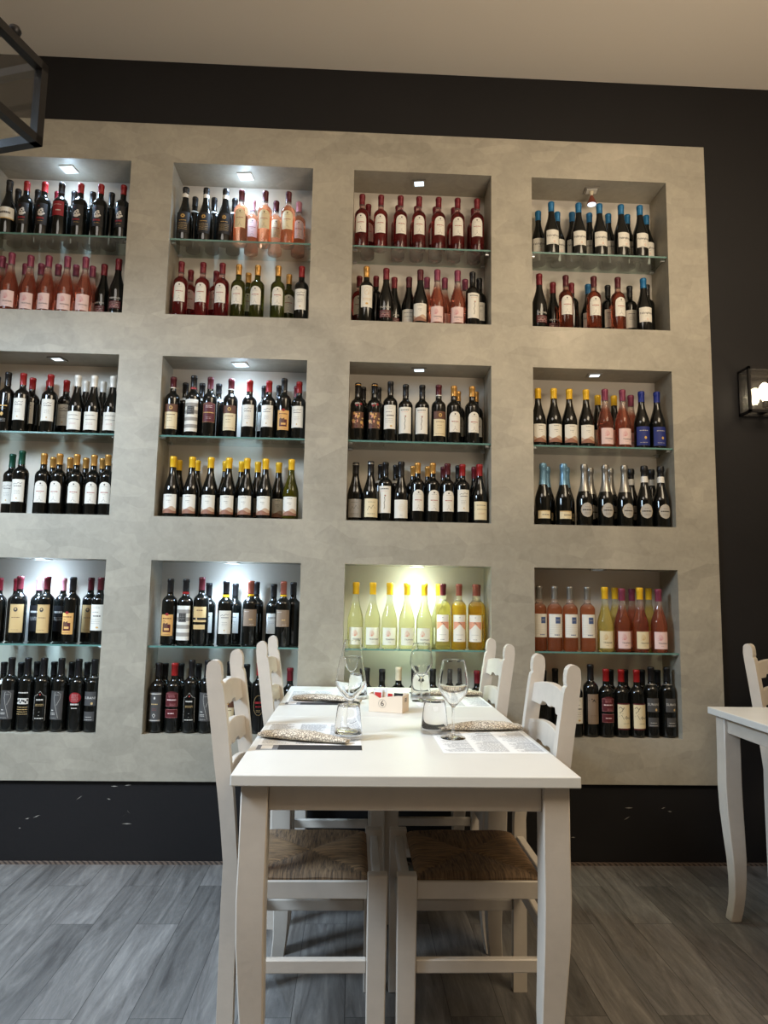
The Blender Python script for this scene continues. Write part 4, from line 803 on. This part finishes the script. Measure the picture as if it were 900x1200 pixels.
def fine(prof, k=5):
    P_ = [prof[0]]+prof+[prof[-1]]; out = []
    for a, b_, c, d in zip(P_, P_[1:], P_[2:], P_[3:]):
        for q in range(k):
            u = q/k; out.append(tuple(.5*(2*b_[i]+(c[i]-a[i])*u+(2*a[i]-5*b_[i]+4*c[i]-d[i])*u*u+(3*b_[i]-a[i]-3*c[i]+d[i])*u**3) for i in (0, 1)))
    return out+[prof[-1]]
def closed_lathe(name, prof, n=64):
    g = G(); vs = []; fs = []; idx = []
    for r_, z in prof:
        if r_ < 1e-6: idx.append([len(vs)]); vs.append((0, 0, z))
        else: idx.append(list(range(len(vs), len(vs)+n))); vs += [(r_*math.cos(2*PI*k/n), r_*math.sin(2*PI*k/n), z) for k in range(n)]
    for a, b in zip(idx, idx[1:]):
        for k in range(n):
            k2 = (k+1) % n
            if len(a) == 1 and len(b) == 1: continue
            if len(a) == 1: fs.append((a[0], b[k2], b[k]))
            elif len(b) == 1: fs.append((a[k], a[k2], b[0]))
            else: fs.append((a[k], a[k2], b[k2], b[k]))
    g.add(vs, fs); m = g.me(name, M['tumbler_glass' if name == 'tumbler' else 'glass'], angle=32); return m
bowl_o = fine([(.0046, .088), (.012, .097), (.026, .1115), (.0395, .131), (.0455, .148), (.0455, .160), (.0432, .178), (.0385, .202), (.0335, .226)])
bowl_i = fine([(.0325, .226), (.0374, .202), (.0421, .178), (.0444, .160), (.0443, .149), (.0384, .1325), (.025, .1133), (.011, .0990), (.004, .0968)])
wg = closed_lathe('wine_glass', [(0, 0), (.036, 0), (.0368, .001), (.036, .0018)]+fine([(.030, .0024), (.018, .004), (.007, .009), (.0042, .018), (.0036, .04), (.0036, .075)])+bowl_o+[(.0330, .2266)]+bowl_i+[(0, .096)])
tg = closed_lathe('tumbler', [(.0415, .0004), (.0398, .03), (.0356, .070), (.0326, .090), (.0312, .0955), (.0295, .0972), (.024, .0975), (0, .0975), (0, .0925), (.024, .0925), (.0285, .0915), (.0308, .088), (.0343, .070), (.0385, .03), (.0402, .0004), (.0408, 0), (.0415, .0004)])
for (x, y), lb in [((-.004, 2.215), 'tall stemmed wine glass behind the near left upturned tumbler'), ((.302, 2.150), 'tall stemmed wine glass standing on the near right placemat'),
                   ((-.002, 3.035), 'tall stemmed wine glass at the far left place setting'), ((.276, 2.885), 'tall stemmed wine glass at the far right place setting')]:
    o = link('wine_glass', wg); o.location = (x, y, TT+.0014); tag(o, lb, 'wine glass', 'stemmed wine glasses')
for (x, y), lb in [((-.008, 2.128), 'upturned clear tumbler in front of the near left wine glass'), ((.256, 2.232), 'upturned clear tumbler beside the near right wine glass'),
                   ((.022, 2.945), 'upturned clear tumbler at the far left place setting'), ((.284, 2.985), 'upturned clear tumbler behind the far right wine glass')]:
    o = link('tumbler', tg); o.location = (x, y, TT+.0016); tag(o, lb, 'tumbler', 'upturned clear tumblers')
# sachet caddy
t = empty('sachet_caddy', (.136, 2.640, TT+.0008), math.radians(-21)); w, dp = .063, .041
prof = [(-w, .064), (-w*.72, .061), (-w*.38, .049), (-w*.05, .053), (w*.75, .060), (w, .060)]
def wall(y0, y1, g):
    vs = []
    for x, z in prof: vs += [(x, y0, .0012), (x, y0, z), (x, y1, .0012), (x, y1, z)]
    fs = []
    for k in range(len(prof)-1):
        a, b = 4*k, 4*k+4; fs += [(a, b, b+1, a+1), (a+2, a+3, b+3, b+2), (a+1, b+1, b+3, a+3), (a, a+2, b+2, b)]
    e = 4*(len(prof)-1); fs += [(0, 1, 3, 2), (e, e+2, e+3, e+1)]; g.add(vs, fs)
g = G(); g.box(-w, w, -dp, dp, 0, .0012); wall(-dp, -dp+.0015, g); wall(dp-.0015, dp, g)
g.box(-w, -w+.0015, -dp+.0015, dp-.0015, .0012, .064); g.box(w-.0015, w, -dp+.0015, dp-.0015, .0012, .060)
link('box', g.me('caddy_box', M['carton']), t)
g = G(); fy = -dp-.0006
n = 28
vs = []
for k in range(n): a = 2*PI*k/n; vs += [(-.012+.0145*math.cos(a), fy, .030+.0145*math.sin(a)), (-.012+.0138*math.cos(a), fy, .030+.0138*math.sin(a))]
g.add(vs, [(2*k, 2*k+1, (2*k+3) % (2*n), (2*k+2) % (2*n)) for k in range(n)])
tv, tf = text_mesh('6'); g.add([(-.012+x*.029, fy-.0001, .030+y*.029) for x, y, z in tv], tf)
for z in (.046, .041, .036): g.add([(w+.0006, -.012, z), (w+.0006, .012, z), (w+.0006, .012, z+.0025), (w+.0006, -.012, z+.0025)], [(0, 1, 2, 3)])
link('printed_number', mesh('printed_number', g.v, g.f, [M['ink_dark']], g.i), t)
tag(t, 'small cream cardboard sachet caddy printed with the number 6', 'caddy')
def sachet(loc, rot, w_, h_, m1, m2, lb):
    g = G(); nx, nz = 8, 6; vs = []
    for j in range(nz+1):
        for i in range(nx+1):
            u, v = i/nx, j/nz; th = .0016*math.sin(PI*u)*math.sin(PI*v)+.0002; vs.append(((u-.5)*w_, -th, v*h_)); vs.append(((u-.5)*w_, th, v*h_))
    I = lambda i, j, s: 2*(j*(nx+1)+i)+s; fs = []; mi = []
    for j in range(nz):
        for i in range(nx): m = 1 if 1 <= i < nx-1 and 1 <= j < nz-1 else 0; fs += [(I(i, j, 0), I(i+1, j, 0), I(i+1, j+1, 0), I(i, j+1, 0)), (I(i, j, 1), I(i, j+1, 1), I(i+1, j+1, 1), I(i+1, j, 1))]; mi += [m, m]
    for i in range(nx): fs += [(I(i, 0, 0), I(i, 0, 1), I(i+1, 0, 1), I(i+1, 0, 0)), (I(i, nz, 0), I(i+1, nz, 0), I(i+1, nz, 1), I(i, nz, 1))]; mi += [0, 0]
    for j in range(nz): fs += [(I(0, j, 0), I(0, j+1, 0), I(0, j+1, 1), I(0, j, 1)), (I(nx, j, 0), I(nx, j, 1), I(nx, j+1, 1), I(nx, j+1, 0))]; mi += [0, 0]
    o = link('sachet', mesh('sachet', vs, fs, [m1, m2], mi)); o.location = loc; o.rotation_euler = rot; tag(o, lb, 'sachet', 'sachets in the caddy')
def cad(x, y, z): a = math.radians(-21); return (.136+x*math.cos(a)-y*math.sin(a), 2.640+x*math.sin(a)+y*math.cos(a), TT+.0008+z)
rz = math.radians(-21)
sachet(cad(-.040, -.010, .004), (-.05, 0, rz), .034, .072, M['paper'], M['red_paper'], 'white sachet with red square sticking out left in the caddy')
sachet(cad(-.024, .000, .004), (.0, 0, rz), .034, .073, M['paper'], M['carton'], 'plain white sachet beside the red one in the caddy')
sachet(cad(.004, .000, .004), (.0, 0, rz), .018, .057, M['red_paper'], M['maroon_paper'], 'small red sachet in the middle of the caddy')
sachet(cad(.034, .006, .004), (.0, 0, rz), .034, .059, M['ink_dark'], M['ink_dark'], 'black sachet at the right end of the caddy')

# ------------------------------------------------------------------ lanterns
def box_lantern(t, w, d, h, b, bulbs=1, top=False):
    """open glass box with black metal frame; origin at the centre of its base"""
    x, y = w/2-b/2, d/2-b/2; g = G()
    for z in (b/2, h-b/2):
        for s in (-1, 1):
            g.bar((-x, s*y, z), (x, s*y, z), b); g.bar((s*x, -y, z), (s*x, y, z), b)
    for sx in (-1, 1):
        for sy in (-1, 1): g.bar((sx*x, sy*y, b/2), (sx*x, sy*y, h-b/2), b)
    link('frame', g.me('lantern_frame', M['black_metal']), t)
    for s in (-1, 1):
        g = G(); g.box(-x+b*.5, x-b*.5, s*y-.0012, s*y+.0012, b, h-b); link('glass_pane', g.me('lantern_pane', M['pane']), t)
        g = G(); g.box(s*x-.0012, s*x+.0012, -y+b*.5, y-b*.5, b, h-b); link('glass_pane', g.me('lantern_pane', M['pane']), t)
    return t
def bulb(t, z, up=1, lit=True, x=0):
    g = G(); g.lathe([(.011, z), (.013, z+up*.004), (.013, z+up*.028), (.010, z+up*.034)], 18); o = link('lamp_holder', g.me('lamp_holder', M['black_metal'], angle=40), t); o.location = (x, 0, 0)
    g = G(); g.lathe([(.010, z+up*.034), (.013, z+up*.042), (.022, z+up*.062), (.026, z+up*.082), (.023, z+up*.102), (.013, z+up*.118), (.004, z+up*.124)], 22); b = link('bulb', g.me('bulb', M['bulb' if lit else 'bulb_off'], angle=60), t); b.location = (x, 0, 0)
    g = G()
    for k in range(6):
        a = k*PI/3; g.tube([(.006*math.cos(a), .006*math.sin(a), z+up*.05), (.009*math.cos(a+.3), .009*math.sin(a+.3), z+up*.075), (.005*math.cos(a+.6), .005*math.sin(a+.6), z+up*.105)], .0011, 5)
    if not lit: link('filament', g.me('filament', M['brass']), b)
wl = empty('wall_lantern', (1.872+.105, DW-.050, 2.100))
box_lantern(wl, .210, .096, .225, .012)
g = G(); g.box(-.1045, .1045, .046, .0485, .0005, .2245); link('back_plate', g.me('back_plate', M['black_metal']), wl)
g = G(); g.box(-.012, .012, -.042, .0455, .012, .022); link('crossbar', g.me('crossbar', M['black_metal']), wl)
bulb(wl, .035)
tag(wl, 'black framed glass box wall lantern with glowing filament bulb', 'wall lamp')
a17 = math.radians(-17); corner = Vector((-.949, 2.0, 2.496)); e1 = Vector((math.sin(-a17), math.cos(a17), 0)); e2 = Vector((e1.y, -e1.x, 0)); LW = .30
cen = corner-e1*(LW/2)-e2*(LW/2)
pl = empty('pendant_lantern', cen, a17); box_lantern(pl, LW, LW, .258, .026)
g = G(); g.tube([(0, 0, .258), (0, 0, CZ-corner.z-.03)], .004, 8); g.bar((-LW/2+.01, 0, .2485), (LW/2-.01, 0, .2485), .012); link('hanging_rod', g.me('hanging_rod', M['black_metal']), pl)
g = G(); g.lathe([(.05, CZ-corner.z-.03), (.055, CZ-corner.z-.02), (.055, CZ-corner.z-.001)], 24); link('canopy', g.me('canopy', M['black_metal'], angle=40), pl)
g = G(); g.lathe([(.010, .258), (.016, .262), (.019, .272), (.014, .283), (.004, .287)], 16, c=(LW/2-.012, LW/2-.125)); link('knob', g.me('knob', M['black_metal'], angle=40), pl)
bulb(pl, .232, -1, False)
tag(pl, 'black framed glass box pendant lantern at the upper left corner', 'pendant lamp')

# ------------------------------------------------------------------ light
def area(name, loc, rot, size, e, col, sy=None):
    L = bpy.data.lights.new(name, 'AREA'); L.energy = e; L.color = col; L.size = size
    if sy: L.shape = 'RECTANGLE'; L.size_y = sy
    o = bpy.data.objects.new(name, L); C.objects.link(o); o.location = loc; o.rotation_euler = [math.radians(v) for v in rot]
    return o
area('ceiling_glow_right', (1.7, .7, 3.75), (6, 10, 0), 1.5, 86, (1, .84, .60))
area('ceiling_glow_left', (-1.2, .6, 3.75), (8, -6, 0), 1.5, 46, (1, .93, .84))
cl = area('cool_side_light', (-2.6, 1.2, 2.8), (0, 0, 0), .8, 95, (.62, .80, 1)); cl.data.spread = math.radians(110)
cl.rotation_euler = Vector((1.5, 1.3, -2.8)).to_track_quat('-Z', 'Y').to_euler()
area('up_light', (1.6, .2, 1.9), (172, 0, 0), 1.2, 112, (1, .85, .68))
w = bpy.data.worlds.new('world'); bpy.context.scene.world = w; w.use_nodes = True
w.node_tree.nodes['Background'].inputs[0].default_value = (.5, .47, .42, 1); w.node_tree.nodes['Background'].inputs[1].default_value = .15

# ------------------------------------------------------------------ camera
yaw, pitch, roll = .0400, .1168, .0176
fw = Vector((math.sin(yaw)*math.cos(pitch), math.cos(yaw)*math.cos(pitch), math.sin(pitch)))
r0 = Vector((math.cos(yaw), -math.sin(yaw), 0)); u0 = r0.cross(fw)
rr = r0*math.cos(roll)+u0*math.sin(roll); uu = -r0*math.sin(roll)+u0*math.cos(roll)
cd = bpy.data.cameras.new('camera'); cd.sensor_fit = 'VERTICAL'; cd.sensor_height = 36; cd.lens = 832/1200*36; cd.clip_start = .02
cam = bpy.data.objects.new('camera', cd); C.objects.link(cam)
cam.matrix_world = Matrix(((rr.x, uu.x, -fw.x, 0), (rr.y, uu.y, -fw.y, 0), (rr.z, uu.z, -fw.z, H), (0, 0, 0, 1)))
sc = bpy.context.scene; sc.camera = cam
sc.view_settings.view_transform = 'Standard'; sc.view_settings.look = 'None'; sc.view_settings.exposure = -.2
sc.cycles.use_denoising = True; sc.cycles.max_bounces = 12; sc.cycles.transmission_bounces = 10; sc.cycles.transparent_max_bounces = 24
sc.cycles.sample_clamp_indirect = 6
